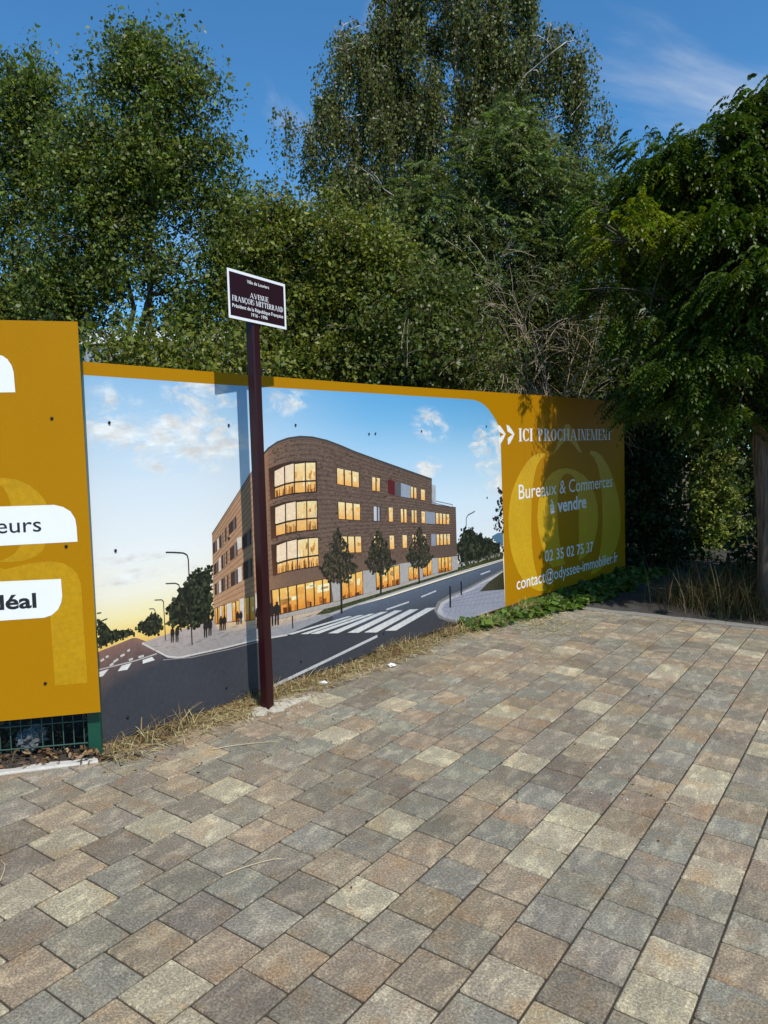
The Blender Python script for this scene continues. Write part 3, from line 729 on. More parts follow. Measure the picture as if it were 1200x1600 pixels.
def lit(P, q, n_mull, layer, o, k, trans=None, warm=1.0, furn=True, frame=(58, 36, 26), mw=0.012):
    q = [np.array(x, float) for x in q]; tl, tr, br, bl = q
    T_ = ink(255, 218, 160); Bt = ink(250, 178, 92)
    if warm > 1: T_ = ink(252, 196, 104); Bt = ink(232, 140, 46)
    P.px([tuple(x) for x in q], ink(*frame), layer, o=o, k=k)
    ins = [tl + (br - tl) * 0.03, tr + (bl - tr) * 0.03, br + (tl - br) * 0.03, bl + (tr - bl) * 0.03]
    P.px([tuple(x) for x in ins], [T_, T_, Bt, Bt], layer + 1, o=o, k=k)
    at2 = lambda a, b: tuple((tl + (tr - tl) * a) * (1 - b) + (bl + (br - bl) * a) * b)
    for i in range(10 if furn else 4):
        a = random.uniform(0.04, 0.85); b = random.uniform(0.05, 0.5); w = random.uniform(0.06, 0.2); h = random.uniform(0.08, 0.3)
        P.px([at2(a, b), at2(a + w, b), at2(a + w, b + h), at2(a, b + h)], ink(*random.choice([(255, 232, 184), (244, 184, 100), (255, 206, 130), (230, 160, 76)])), layer + 2, o=o, k=k)
    if furn:
        for i in range(14):
            a = random.uniform(0.03, 0.9); h = random.uniform(0.10, 0.34); w = random.uniform(0.02, 0.08)
            P.px([at2(a, 1 - h), at2(a + w, 1 - h * 0.9), at2(a + w, 0.97), at2(a, 0.97)], ink(*random.choice([(150, 84, 32), (96, 50, 22), (190, 112, 44), (60, 32, 18), (228, 150, 66)])), layer + 3, o=o, k=k)
    for i in range(1, n_mull + 1):
        a = i / (n_mull + 1); P.line([at2(a, 0), at2(a, 1)], mw, ink(*frame), layer + 4, o=o, k=k)
    if trans: P.line([at2(0, trans), at2(1, trans)], mw, ink(*frame), layer + 4, o=o, k=k)
O4, K4 = c4['o'], c4['k']
# three curved bays
for rec, glass, trn in (
    ([(70, 190), (130, 165), (200, 150), (280, 145), (345, 145), (347, 325), (250, 332), (160, 345), (80, 370)], [[(104, 205), (160, 176), (160, 342), (106, 358)], [(160, 176), (215, 160), (217, 332), (160, 342)], [(215, 160), (278, 152), (280, 328), (217, 332)], [(278, 152), (337, 151), (339, 324), (280, 328)]], 0.62),
    ([(78, 405), (160, 378), (250, 367), (347, 362), (352, 540), (250, 548), (160, 565), (85, 590)], [[(108, 412), (165, 390), (168, 562), (112, 576)], [(165, 390), (226, 377), (228, 550), (168, 562)], [(226, 377), (286, 370), (288, 544), (228, 550)], [(286, 370), (344, 368), (346, 538), (288, 544)]], 0.60),
    ([(85, 625), (160, 600), (250, 583), (354, 575), (358, 747), (250, 760), (160, 780), (95, 802)], [[(116, 628), (172, 606), (176, 776), (120, 792)], [(172, 606), (232, 592), (236, 764), (176, 776)], [(232, 592), (294, 582), (298, 755), (236, 764)], [(294, 582), (352, 578), (355, 746), (298, 755)]], 0.62)):
    P.px(rec, [ink(70, 44, 32)] + [ink(64, 46, 38)] * (len(rec) - 2) + [ink(96, 56, 34)], 9, **c4)
    for g in glass: lit(P, g, 0, 10, O4, K4, trans=trn, furn=rec[0][1] > 600 or random.random() < 0.4, frame=(52, 40, 38), mw=0.010)
    for g in glass[:2]:
        P.px([g[0], g[1], ((g[1][0] + g[2][0]) / 2, g[1][1] * 0.4 + g[2][1] * 0.6), (g[0][0], g[0][1] * 0.45 + g[3][1] * 0.55)], ink(244, 214, 178), 13, **c4)
    for x, (yt, yb) in ((g[1][0], (g[1][1], g[2][1])) for g in glass[:3]): P.line([(x, yt), (x + 2, yb)], 0.010, ink(52, 40, 38), 15, **c4)
    P.line([(glass[0][0][0], glass[0][0][1] * (1 - trn) + glass[0][3][1] * trn)] + [(g[1][0], g[1][1] * (1 - trn) + g[2][1] * trn) for g in glass], 0.010, ink(52, 40, 38), 15, **c4)
# glazed ground floor of the corner
lit(P, [(80, 880), (425, 806), (428, 950), (90, 1030)], 6, 10, O4, K4, warm=2, frame=(74, 50, 34))
# pale plinth and shop windows
P.px([(425, 838), (470, 832), (610, 770), (700, 762), (820, 730), (1000, 700), (1145, 686), (1146, 745), (1000, 792), (700, 880), (440, 952)], [ink(170, 164, 158)] * 11, 9, **c4)
P.px([(425, 950), (700, 880), (1146, 745), (1146, 762), (720, 892), (440, 975), (100, 1050), (90, 1030)], ink(172, 162, 152), 9, **c4)
for q, nm in (([(483, 800), (605, 768), (608, 903), (487, 936)], 2), ([(678, 776), (815, 734), (818, 848), (681, 882)], 3), ([(865, 750), (920, 735), (922, 814), (867, 828)], 1), ([(945, 730), (997, 704), (999, 792), (947, 806)], 1), ([(1032, 696), (1108, 688), (1110, 768), (1034, 785)], 3)):
    lit(P, q, nm, 10, O4, K4, warm=2, frame=(70, 40, 26))
# office windows
for q, nm in (([(455, 183), (585, 210), (587, 301), (457, 279)], 2), ([(657, 235), (703, 243), (703, 322), (658, 316)], 1), ([(877, 290), (910, 298), (911, 362), (878, 357)], 1), ([(935, 305), (958, 309), (959, 373), (936, 369)], 0),
              ([(462, 375), (592, 390), (594, 486), (465, 478)], 2), ([(752, 408), (776, 410), (777, 494), (754, 493)], 0), ([(820, 416), (854, 419), (856, 499), (822, 497)], 1), ([(882, 423), (911, 426), (912, 500), (883, 498)], 1), ([(938, 430), (959, 432), (960, 502), (940, 501)], 0), ([(1018, 440), (1098, 448), (1099, 508), (1019, 505)], 3),
              ([(478, 573), (598, 573), (601, 668), (482, 670)], 2), ([(668, 570), (706, 569), (707, 650), (670, 652)], 1), ([(757, 568), (782, 568), (785, 649), (759, 650)], 0), ([(830, 565), (856, 566), (857, 642), (832, 643)], 0), ([(885, 564), (912, 564), (913, 638), (886, 640)], 1), ([(940, 562), (963, 562), (964, 634), (941, 636)], 0), ([(1022, 562), (1102, 559), (1104, 622), (1023, 627)], 3)):
    lit(P, q, nm, 10, O4, K4, furn=False, mw=0.014)
for q, col in (([(747, 250), (787, 262), (788, 342), (748, 331)], (92, 30, 34)), ([(787, 262), (821, 271), (822, 348), (788, 342)], (92, 90, 90)), ([(822, 271), (876, 289), (876, 358), (822, 348)], (150, 158, 172)), ([(663, 400), (706, 405), (707, 491), (664, 488)], (60, 52, 52)), ([(667, 404), (684, 406), (685, 487), (668, 486)], (200, 196, 196)), ([(690, 408), (700, 409), (701, 488), (691, 487)], (160, 160, 170)), ([(961, 432), (1016, 440), (1017, 505), (962, 501)], (142, 146, 158)), ([(994, 561), (1020, 562), (1021, 628), (995, 629)], (142, 146, 158))):
    P.px(q, ink(*col), 11 + (q[0][0] in (667, 690)), **c4)
P.px([(998, 280), (1020, 286), (1021, 393), (998, 392)], ink(168, 172, 178), 6, **c4)
P.line([(1021, 374), (1115, 394), (1116, 408)], 0.006, ink(120, 122, 128), 6, **c4)
P.line([(998, 394), (1135, 412)], 0.010, ink(84, 74, 68), 9, **c4)
# side façade: dark openings, white reveals, lit ground floor
O3, K3 = c3['o'], c3['k']
for q in ([(808, 118), (832, 95), (834, 165), (810, 185)], [(848, 75), (873, 45), (875, 130), (850, 150)], [(883, 25), (895, 10), (897, 96), (885, 110)], [(907, -2), (955, -58), (957, 20), (909, 66)], [(990, 78), (1048, 18), (1050, 118), (992, 160)], [(1065, -20), (1100, -60), (1102, 70), (1067, 100)],
          [(815, 250), (840, 228), (842, 298), (816, 316)], [(862, 195), (882, 178), (884, 262), (864, 278)], [(890, 168), (902, 156), (904, 240), (892, 250)], [(915, 150), (962, 105), (964, 190), (917, 228)], [(995, 240), (1055, 205), (1057, 322), (998, 347)],
          [(820, 372), (843, 357), (845, 428), (822, 440)], [(862, 342), (885, 328), (887, 405), (864, 420)], [(897, 318), (910, 312), (912, 395), (898, 402)], [(920, 302), (965, 275), (967, 365), (922, 388)]):
    P.px(q, ink(70, 50, 42), 9, **c3); tl, tr, br, bl = [np.array(x, float) for x in q]
    a = tl * 0.45 + tr * 0.55; b = bl * 0.45 + br * 0.55; w = (tr - tl) * 0.28
    P.px([tuple(a), tuple(a + w), tuple(b + w), tuple(b)], ink(*random.choice([(126, 110, 104), (150, 128, 112), (104, 92, 90)])), 10, **c3)
for q in ([(836, 92), (846, 82), (848, 150), (838, 160)], [(958, 85), (988, 72), (990, 140), (960, 160)], [(846, 212), (858, 200), (860, 282), (848, 292)], [(964, 270), (988, 258), (990, 350), (966, 362)], [(847, 352), (858, 345), (860, 420), (848, 428)], [(853, 510), (863, 506), (866, 612), (855, 616)], [(895, 495), (925, 487), (930, 600), (898, 608)], [(975, 465), (1002, 458), (1006, 600), (978, 604)], [(1074, 430), (1096, 424), (1098, 586), (1076, 590)]):
    P.px(q, ink(214, 204, 192), 9, **c3)
for q in ([(824, 520), (851, 511), (853, 614), (827, 622)], [(865, 505), (893, 495), (896, 606), (868, 612)], [(928, 487), (973, 468), (976, 600), (933, 606)], [(1004, 456), (1070, 440), (1072, 594), (1008, 603)]):
    lit(P, q, 1, 10, O3, K3, warm=2, furn=False, frame=(110, 70, 36), mw=0.010)
P.build('printed_building', hoard)

# --- street trees and passers-by in the print
P = Paint(B)
for top, lft, rgt, by, ty, tx in (((465, 525), 362, 572, 838, 1010, 485), ((690, 530), 622, 786, 790, 900, 708), ((925, 520), 852, 1000, 752, 842, 926)):
    h = by - top[1]; poly = [top]
    for i in range(1, 8): poly.append((top[0] + (rgt - top[0]) * (i / 7) ** 0.8 * (1.08 if i % 2 else 0.8), top[1] + h * 0.72 * i / 7))
    poly += [((rgt + top[0]) / 2, by), ((lft + top[0]) / 2, by)]
    for i in range(7, 0, -1): poly.append((top[0] + (lft - top[0]) * (i / 7) ** 0.8 * (1.08 if i % 2 else 0.8), top[1] + h * 0.72 * i / 7))
    foliage_print(P, poly, 720, [(58, 56, 42), (46, 46, 34), (78, 74, 56), (38, 38, 28), (66, 62, 46)], 16, 0.014, **c4)
    P.line([(top[0] + 6, by - h * 0.4), (tx - 4, by), (tx, ty)], 0.020, ink(44, 36, 32), 16, **c4)
FIG = ink(44, 38, 36)
def figure(x, y0, y1, o, k):
    h = y1 - y0; w = h * 0.12; r = h * 0.055
    P.px([(x + r * math.cos(a * 0.785), y0 + r + r * 1.2 * math.sin(a * 0.785)) for a in range(8)], ink(58, 42, 36), 21, o=o, k=k)
    P.px([(x - w * 0.4, y0 + 2 * r), (x + w * 0.4, y0 + 2 * r), (x + w, y0 + 3.4 * r), (x + w * 1.1, y0 + h * 0.48), (x + w * 0.7, y0 + h * 0.55), (x - w * 0.7, y0 + h * 0.55), (x - w * 1.1, y0 + h * 0.48), (x - w, y0 + 3.4 * r)], FIG, 21, o=o, k=k)
    for s_ in (-1, 1): P.px([(x + s_ * w * 0.1, y0 + h * 0.52), (x + s_ * w * 0.75, y0 + h * 0.52), (x + s_ * w * 0.75, y1), (x + s_ * w * 0.25, y1)], ink(36, 32, 34), 20, o=o, k=k)
for x, a, b in ((555, 638, 732), (584, 636, 730), (762, 590, 700), (790, 588, 690), (858, 570, 660), (880, 564, 656), (962, 540, 622), (983, 537, 616), (1094, 500, 646)): figure(x, a, b, O3, K3)
for x, a, b in ((14, 960, 1090), (84, 950, 1080), (116, 945, 1076)): figure(x, a, b, O4, K4)
P.build('printed_figures', hoard)

# --- printed emblem: a big letter o with a circumflex, in lighter ochre
P = Paint(B); LY = ink(216, 170, 30, k=0.82)
z = z3
outer = [(570, 556), (535, 556), (500, 570), (468, 600), (440, 640), (412, 690), (390, 740), (370, 800), (360, 860), (354, 930), (355, 1000), (360, 1070), (370, 1130), (388, 1195), (410, 1250), (438, 1295), (470, 1330), (500, 1350), (530, 1362), (577, 1362)]
inner = [(575, 1330), (555, 1322), (540, 1310), (524, 1275), (510, 1230), (498, 1165), (492, 1100), (488, 1025), (487, 950), (489, 870), (492, 800), (497, 740), (505, 690), (516, 645), (530, 610), (545, 588), (565, 575)]
for i in range(len(outer) - 1):
    j0 = int(i / (len(outer) - 1) * (len(inner) - 1)); j1 = int((i + 1) / (len(outer) - 1) * (len(inner) - 1)); I = inner[::-1]
    q = [outer[i], outer[i + 1], I[j1]] + ([I[j0]] if j0 != j1 else []); P.px(q, LY, 1, **z)
outer = [(832, 540), (865, 545), (900, 570), (932, 620), (960, 680), (984, 750), (1000, 820), (1009, 885), (1012, 950), (1009, 1010), (1000, 1060), (984, 1115), (960, 1160), (932, 1198), (900, 1230), (870, 1255), (838, 1272)]
inner = [(832, 560), (848, 572), (860, 590), (874, 622), (885, 660), (894, 718), (900, 780), (904, 850), (905, 920), (904, 990), (900, 1060), (892, 1125), (880, 1180), (862, 1215), (850, 1235), (842, 1242), (838, 1248)]
for i in range(len(outer) - 1): P.px([outer[i], outer[i + 1], inner[i + 1], inner[i]], LY, 1, **z)
arch_o = [(612, 1226), (575, 1165), (548, 1090), (530, 1010), (522, 930), (528, 850), (545, 780), (572, 715), (608, 672), (648, 650), (690, 643), (738, 652), (790, 680), (830, 725), (858, 790), (876, 860), (880, 930), (874, 1000), (858, 1070), (830, 1130), (800, 1165), (768, 1185)]
arch_i = [(690, 1205), (668, 1150), (654, 1080), (646, 1010), (641, 930), (641, 850), (646, 780), (654, 730), (666, 698), (680, 680), (700, 674), (722, 682), (742, 705), (754, 745), (761, 800), (765, 860), (766, 930), (766, 1000), (766, 1070), (766, 1120), (766, 1150), (766, 1180)]
for i in range(len(arch_o) - 1): P.px([arch_o[i], arch_o[i + 1], arch_i[i + 1], arch_i[i]], LY, 1, **z)
P.px([(615, 566), (650, 480), (688, 384), (712, 384), (700, 468), (660, 510)], LY, 1, **z)
P.px([(712, 384), (740, 460), (786, 552), (768, 550), (735, 505), (700, 468)], LY, 1, **z)
P.build('printed_emblem', hoard)
# --- lettering
P = Paint(B); WH = ink(240, 240, 238)
for dx in (0, 52):
    P.px([(289 + dx, 388), (304 + dx, 394), (322 + dx, 418), (338 + dx, 443), (326 + dx, 446), (296 + dx, 428)], WH, 3, **z)
    P.px([(338 + dx, 443), (322 + dx, 478), (306 + dx, 503), (299 + dx, 505), (297 + dx, 468), (326 + dx, 446)], WH, 3, **z)
P.build('printed_chevrons', hoard)
def zuv(x, y): return B.uv(700 + x / 3.75, 560 + y / 3.75)
serif_text('lettering', hoard, B, 'ICI PROCHAINEMENT', zuv(414, 487), zuv(957, 477), zuv(414, 410)[1] - zuv(414, 487)[1], M['letter'], 0.0012, wd=0.86, T=0.17, gap=0.07)
lettering('lettering', hoard, B, 'Bureaux & Commerces', zuv(415, 826), zuv(963, 751), zuv(415, 741)[1] - zuv(415, 826)[1], M['letter'], 0.0012, 0.0)
lettering('lettering', hoard, B, 'à vendre', zuv(598, 908), zuv(810, 873), zuv(598, 826)[1] - zuv(598, 908)[1], M['letter'], 0.0012, 0.025)
lettering('lettering', hoard, B, '02 35 02 75 37', zuv(568, 1192), zuv(851, 1131), zuv(568, 1127)[1] - zuv(568, 1192)[1], M['letter'], 0.0012, 0.008)
lettering('lettering', hoard, B, 'contact@odyssee-immobilier.fr', zuv(402, 1357), zuv(994, 1190), zuv(402, 1284)[1] - zuv(402, 1357)[1], M['letter'], 0.0012, 0.004)
screws(hoard, B, [(131, 241), (372, 240), (637, 272), (660, 271), (826, 262), (1060, 245), (1063, 502), (131, 648), (392, 1092), (123, 1186), (690, 990)], (300, 560), 2.3077, 0.0045)
screws(hoard, B, [(368, 390), (389, 822), (430, 1385)], (0, 480), 2.1625, 0.0045)

# ------------------------------------------------------------------ the left board
Lp = LEFT; kl = dict(o=(0, 500), k=2.5412)
lb = empty('advertising_board', Lp.pt(-0.6, gz(-2, 3.6)))
tag(lb, 'plain ochre board with white text bars, raised on a green mesh fence', 'advertising board')
ur_t, ur_b = Lp.uv(121, 502.5), Lp.uv(157, 1112.5)
lt, lbm = Lp.uv(0, 500), Lp.uv(0, 1127)
st_ = (ur_t[1] - lt[1]) / (ur_t[0] - lt[0]); sb_ = (ur_b[1] - lbm[1]) / (ur_b[0] - lbm[0]); W_ = 2.44
panel('panel', Lp, [(ur_b[0] - W_, ur_b[1] - sb_ * W_), ur_b, ur_t, (ur_t[0] - W_, ur_t[1] - st_ * W_)], 0.006, M['yellow'], lb)
P = Paint(Lp); LY2 = ink(204, 154, 14, k=0.80)
def ext(pts): return [Lp.uv(x / 2.5412, 500 + y / 2.5412) for x, y in pts]
P.uvpoly(ext([(-60, 640), (0, 626), (60, 632), (110, 652), (150, 682), (178, 715), (188, 740), (46, 760), (40, 720), (28, 690), (10, 660), (-60, 640)])[:-1], LY2, 0)
P.uvpoly(ext([(-30, 960), (5, 955), (30, 945), (60, 925), (80, 895), (182, 885), (170, 915), (140, 940), (95, 955), (40, 962)]), LY2, 0)
P.uvpoly(ext([(0, 985), (20, 990), (120, 965), (200, 958), (250, 965), (285, 985), (308, 1010), (322, 1050), (347, 1440), (219, 1452), (200, 1180), (180, 1090), (0, 1040)]), LY2, 0)
P.build('printed_emblem', lb)
P = Paint(Lp); P.uvpoly(ext([(-300, 150), (-10, 138), (10, 142), (30, 156), (46, 180), (54, 206), (61, 287), (-300, 292)]), WH, 2)
P.build('text_bar', lb, M['letter'])
P = Paint(Lp); P.uvpoly(ext([(-400, 752), (-300, 750), (215, 734), (250, 742), (280, 760), (298, 788), (304, 820), (308, 880), (-400, 918)]), WH, 2)
bar_a = P.build('text_bar', lb, M['letter'])
P = Paint(Lp); P.uvpoly(ext([(-400, 1056), (242, 1028), (247, 1095), (243, 1122), (230, 1150), (205, 1172), (175, 1182), (-400, 1222)]), WH, 2)
bar_b = P.build('text_bar', lb, M['letter'])
INKB = plain('black_vinyl_lettering', (0.02, 0.02, 0.022), 0.45, 0.3, 0.02)
def lw(x, y): return Lp.uv(x / 2.5412, 500 + y / 2.5412)
hx = lw(120, 780)[1] - lw(120, 838)[1]
lettering('lettering', bar_a, Lp, 'eurs', lw(-14, 848), lw(165, 839), hx * 1.02, INKB, 0.0012, 0.004)
lettering('lettering', bar_b, Lp, 'déal', lw(-36, 1152), lw(146, 1140), hx * 1.00, INKB, 0.0012, 0.028)
screws(lb, Lp, [(206, 391), (263, 899), (180, 1443)], (0, 500), 2.5412, 0.001)

# green mesh fence behind and below it
fence = empty('mesh_fence', Lp.pt(-0.8, gz(-2.2, 3.65), -0.05))
tag(fence, 'green welded mesh fence with a square post, showing below the ochre board', 'fence')
FP = Plane((L_[0], L_[1], 0), 10.0)
pu = FP.uv(148, 1150)[0]
m = MB(); q = FP.pt(pu, 0, -0.02); z0 = gz(q[0], q[1]) - 0.35
m.box((q[0], q[1], (z0 + 2.05) / 2), FP.d * 0.030, FP.n * 0.024, (0, 0, (2.05 - z0) / 2)); post = m.build('post', M['green_paint'], fence)
m = MB(); m.box((q[0], q[1], 2.06), FP.d * 0.034, FP.n * 0.028, (0, 0, 0.012)); m.build('post_cap', M['green_paint'], post)
zf = gz(-1.9, 3.6)
for k in range(48):
    u = pu - 0.055 - 0.05 * k; m = MB(); top = zf + 1.95
    a = FP.pt(u, zf + 0.03, -0.022); b = FP.pt(u, top, -0.022); m.tube([a, b], 0.0026, 5); m.build('vertical_wire', M['green_wire'], fence)
for zz in (0.05, 0.165, 0.365, 0.565, 0.765, 0.965, 1.165, 1.365, 1.565, 1.765, 1.92):
    m = MB(); m.tube([FP.pt(pu - 0.03, zf + zz, -0.0165), FP.pt(pu - 2.5, zf + zz, -0.0165)], 0.003, 5); m.build('horizontal_wire', M['green_wire'], fence)

# ------------------------------------------------------------------ street name sign
sg = empty('street_name_sign', (P_[0], P_[1], gz(P_[0], P_[1])))
tag(sg, 'burgundy street name sign with white border on a tall burgundy post', 'street sign')
S = SIGN; zb = gz(P_[0], P_[1])
m = MB(); zt = S.uv(400, 480)[1]
hw, ch = 0.031, 0.008; prof = [(-hw, -hw + ch), (-hw + ch, -hw), (hw - ch, -hw), (hw, -hw + ch), (hw, hw - ch), (hw - ch, hw), (-hw + ch, hw), (-hw, hw - ch)]
pc = np.array([P_[0], P_[1], 0]); vv = []
for zz in (zb - 0.3, zt): vv += [tuple(pc + S.d * a + S.n * b + np.array([0, 0, zz])) for a, b in prof]
m.add(vv, [(i, (i + 1) % 8, (i + 1) % 8 + 8, i + 8) for i in range(8)] + [tuple(range(8, 16))]); o = m.build('post', M['burgundy'], sg)
bm = bmesh.new(); bm.from_mesh(o.data); bmesh.ops.recalc_face_normals(bm, faces=bm.faces); bm.to_mesh(o.data); bm.free()
cor = [S.uv(354.3, 419.5), S.uv(446, 443), S.uv(446.5, 514), S.uv(357.3, 497)]
ul, ur = (cor[0][0] + cor[3][0]) / 2, (cor[1][0] + cor[2][0]) / 2
vt, vb = (cor[0][1] + cor[1][1]) / 2, (cor[2][1] + cor[3][1]) / 2
plate = panel('plate', S, [(ul, vb), (ur, vb), (ur, vt), (ul, vt)], 0.004, M['plate_red'], sg)
bw = 0.0155; m = MB()
for a, b, c, d in ((ul, vb, ur, vb + bw), (ul, vt - bw, ur, vt), (ul, vb + bw, ul + bw, vt - bw), (ur - bw, vb + bw, ur, vt - bw)):
    m.add([S.pt(a, b, 0.0008), S.pt(c, b, 0.0008), S.pt(c, d, 0.0008), S.pt(a, d, 0.0008)], [(0, 1, 2, 3)])
m.build('border', M['white_enamel'], plate)
for zz in (vb + 0.05, vt - 0.05):
    m = MB(); q = S.pt((ul + ur) / 2, zz, -0.008); m.box((q[0], q[1], q[2]), S.d * 0.05, S.n * 0.004, (0, 0, 0.012)); m.build('bracket', M['burgundy'], sg)
Wd = ur - ul; Hd = vt - vb
def line_at(xl, xr, y): return (ul + Wd * xl, vb + Hd * y), (ul + Wd * xr, vb + Hd * y)
a, b = line_at(0.32, 0.70, 0.795); lettering('lettering', plate, S, 'Ville de Louviers', a, b, 0.0185, M['white_enamel'], 0.0008, 0.012)
a, b = line_at(0.36, 0.68, 0.505); serif_text('lettering', plate, S, 'AVENUE', a, b, 0.0285, M['white_enamel'], 0.0008, wd=1.05, T=0.155)
a, b = line_at(0.065, 0.945, 0.365); serif_text('lettering', plate, S, 'FRANÇOIS MITTERRAND', a, b, 0.0300, M['white_enamel'], 0.0008, wd=1.05, T=0.155)
a, b = line_at(0.065, 0.945, 0.235); lettering('lettering', plate, S, 'Président de la République Française', a, b, 0.0200, M['white_enamel'], 0.0008, 0.012)
a, b = line_at(0.375, 0.655, 0.125); lettering('lettering', plate, S, '1916 - 1996', a, b, 0.0195, M['white_enamel'], 0.0008, 0.010)

# ------------------------------------------------------------------ vegetation
def unit(a): return a / (np.linalg.norm(a, axis=-1, keepdims=True) + 1e-9)
def quads_mesh(name, V, Cc, mat, parent=None, nv=4):         # V (N, nv, 3), Cc (N, 3)
    N = len(V); me = bpy.data.meshes.new(name)
    me.vertices.add(N * nv); me.vertices.foreach_set('co', np.ascontiguousarray(V, dtype=np.float32).ravel())
    me.loops.add(N * nv); me.loops.foreach_set('vertex_index', np.arange(N * nv, dtype=np.int32))
    me.polygons.add(N); me.polygons.foreach_set('loop_start', np.arange(0, N * nv, nv, dtype=np.int32))
    me.update(calc_edges=True)
    ca = me.color_attributes.new('Col', 'FLOAT_COLOR', 'POINT')
    cc = np.ones((N, nv, 4), dtype=np.float32); cc[:, :, :3] = Cc[:, None, :]; ca.data.foreach_set('color', cc.ravel())
    me.validate()
    return link(name, me, mat, parent)
def leaf_quads(p, ax, nr, ln, wd, fold=0.18):                # diamond leaves folded along the midrib
    ax = unit(ax); sd_ = unit(np.cross(nr, ax)); nr = unit(np.cross(ax, sd_))
    ln = ln[:, None]; wd = wd[:, None]
    mid = p + ax * ln * 0.45
    return np.stack([p, mid + sd_ * wd * 0.5 + nr * wd * fold, p + ax * ln - nr * ln * 0.08, mid - sd_ * wd * 0.5 + nr * wd * fold], 1)
def colours(n, cols, var=0.22):
    cols = np.array(cols); i = RNG.integers(0, len(cols), n); k = RNG.normal(1, var, (n, 1)).clip(0.45, 1.7)
    return (cols[i] * k * RNG.normal(1, 0.06, (n, 3))).clip(0.004, 0.6)
def rnd_dir(n): return unit(RNG.normal(size=(n, 3)))
def blob(cx, cy, rx, ry, depth, w=1.0, rd=None):
    c = at(cx, cy, depth); return (c, np.array([rx * depth / F, (rd if rd else (rx + ry) / 2 * depth / F), ry * depth / F]), w)
def sample_blobs(blobs, n, shell=0.45, gap=0.0, gscale=1.6, seed=0.0):
    w = np.array([b[2] * (b[1][0] * b[1][1] * b[1][2]) ** (2 / 3) for b in blobs]); w /= w.sum(); res = []
    while len(res) < n:
        b = blobs[RNG.choice(len(blobs), p=w)]; d = rnd_dir(1)[0]; p = b[0] + d * b[1] * RNG.random() ** shell
        if gap and noise.noise(Vector(p * gscale) + Vector((seed, 0, 0))) < gap - 0.5 + RNG.random() * 0.3: continue
        res.append(p)
    return np.array(res)
def bez(a, b, c, n):
    t = np.linspace(0, 1, n)[:, None]; return (1 - t) ** 2 * a + 2 * t * (1 - t) * b + t ** 2 * c
def skeleton(m, base, blobs, r0, lean=(0, 0, 0), stems=1, spread=0.2, wig=0.06):
    nodes = []
    tops = sorted(blobs, key=lambda b: -b[0][2])
    ctr = np.mean([b[0] for b in blobs], axis=0)
    trunks = []
    for s in range(stems):
        tgt = tops[min(s, len(tops) - 1)][0].copy(); b0 = base + np.array([random.uniform(-1, 1) * spread * (stems > 1), random.uniform(-1, 1) * spread * (stems > 1), -0.25])
        c = np.array([b0[0] * 0.8 + ctr[0] * 0.2, b0[1] * 0.8 + ctr[1] * 0.2, (b0[2] + tgt[2]) / 2]) + np.array(lean)
        pts = bez(b0, c, tgt, 14); pts[1:-1] += RNG.normal(0, wig, (12, 3)) * np.array([1, 1, 0.3])
        rr = np.linspace(1, 0.12, 14) ** 1.1 * r0 * (1.0 if s == 0 else 0.75); rr[0] *= 1.25
        m.tube(pts, list(rr), 9); trunks.append((pts, rr)); nodes += [(p, r) for p, r in zip(pts[4:], rr[4:])]
    for b in blobs:
        best = None
        for pts, rr in trunks:
            for i in range(2, 13):
                d = b[0] - pts[i]; cost = np.linalg.norm(d) + (2.0 if pts[i][2] > b[0][2] - 0.15 * np.linalg.norm(d[:2]) else 0)
                if best is None or cost < best[0]: best = (cost, pts[i], rr[i])
        _, a, r = best; e = b[0] + rnd_dir(1)[0] * b[1] * 0.3
        c = a * 0.45 + e * 0.55; c[2] = a[2] + (e[2] - a[2]) * 0.3
        pts = bez(a, c, e, 9); pts[1:-1] += RNG.normal(0, wig * 0.6, (7, 3)); r1 = max(0.012, r * 0.55)
        m.tube(pts, list(np.linspace(r1, 0.008, 9)), 6); nodes += [(p, q) for p, q in zip(pts[2:], np.linspace(r1, 0.008, 9)[2:])]
    return nodes
def twigs(m, nodes, pts, r=0.006, sag=0.0):
    kd = kdtree.KDTree(len(nodes))
    for i, (p, _) in enumerate(nodes): kd.insert(Vector(p), i)
    kd.balance(); curves = []
    for q in pts:
        co, i, dist = kd.find(Vector(q)); a = np.array(co); mid = (a + q) / 2 + np.array([0, 0, 0.10 * dist - sag])
        mid += RNG.normal(0, 0.08, 3) * dist; c = bez(a, mid, q, 4); curves.append(c)
        m.tube(c, [max(0.003, min(nodes[i][1] * 0.7, r * 1.6)), r, r * 0.7, r * 0.3], 3, cap=False)
    return curves
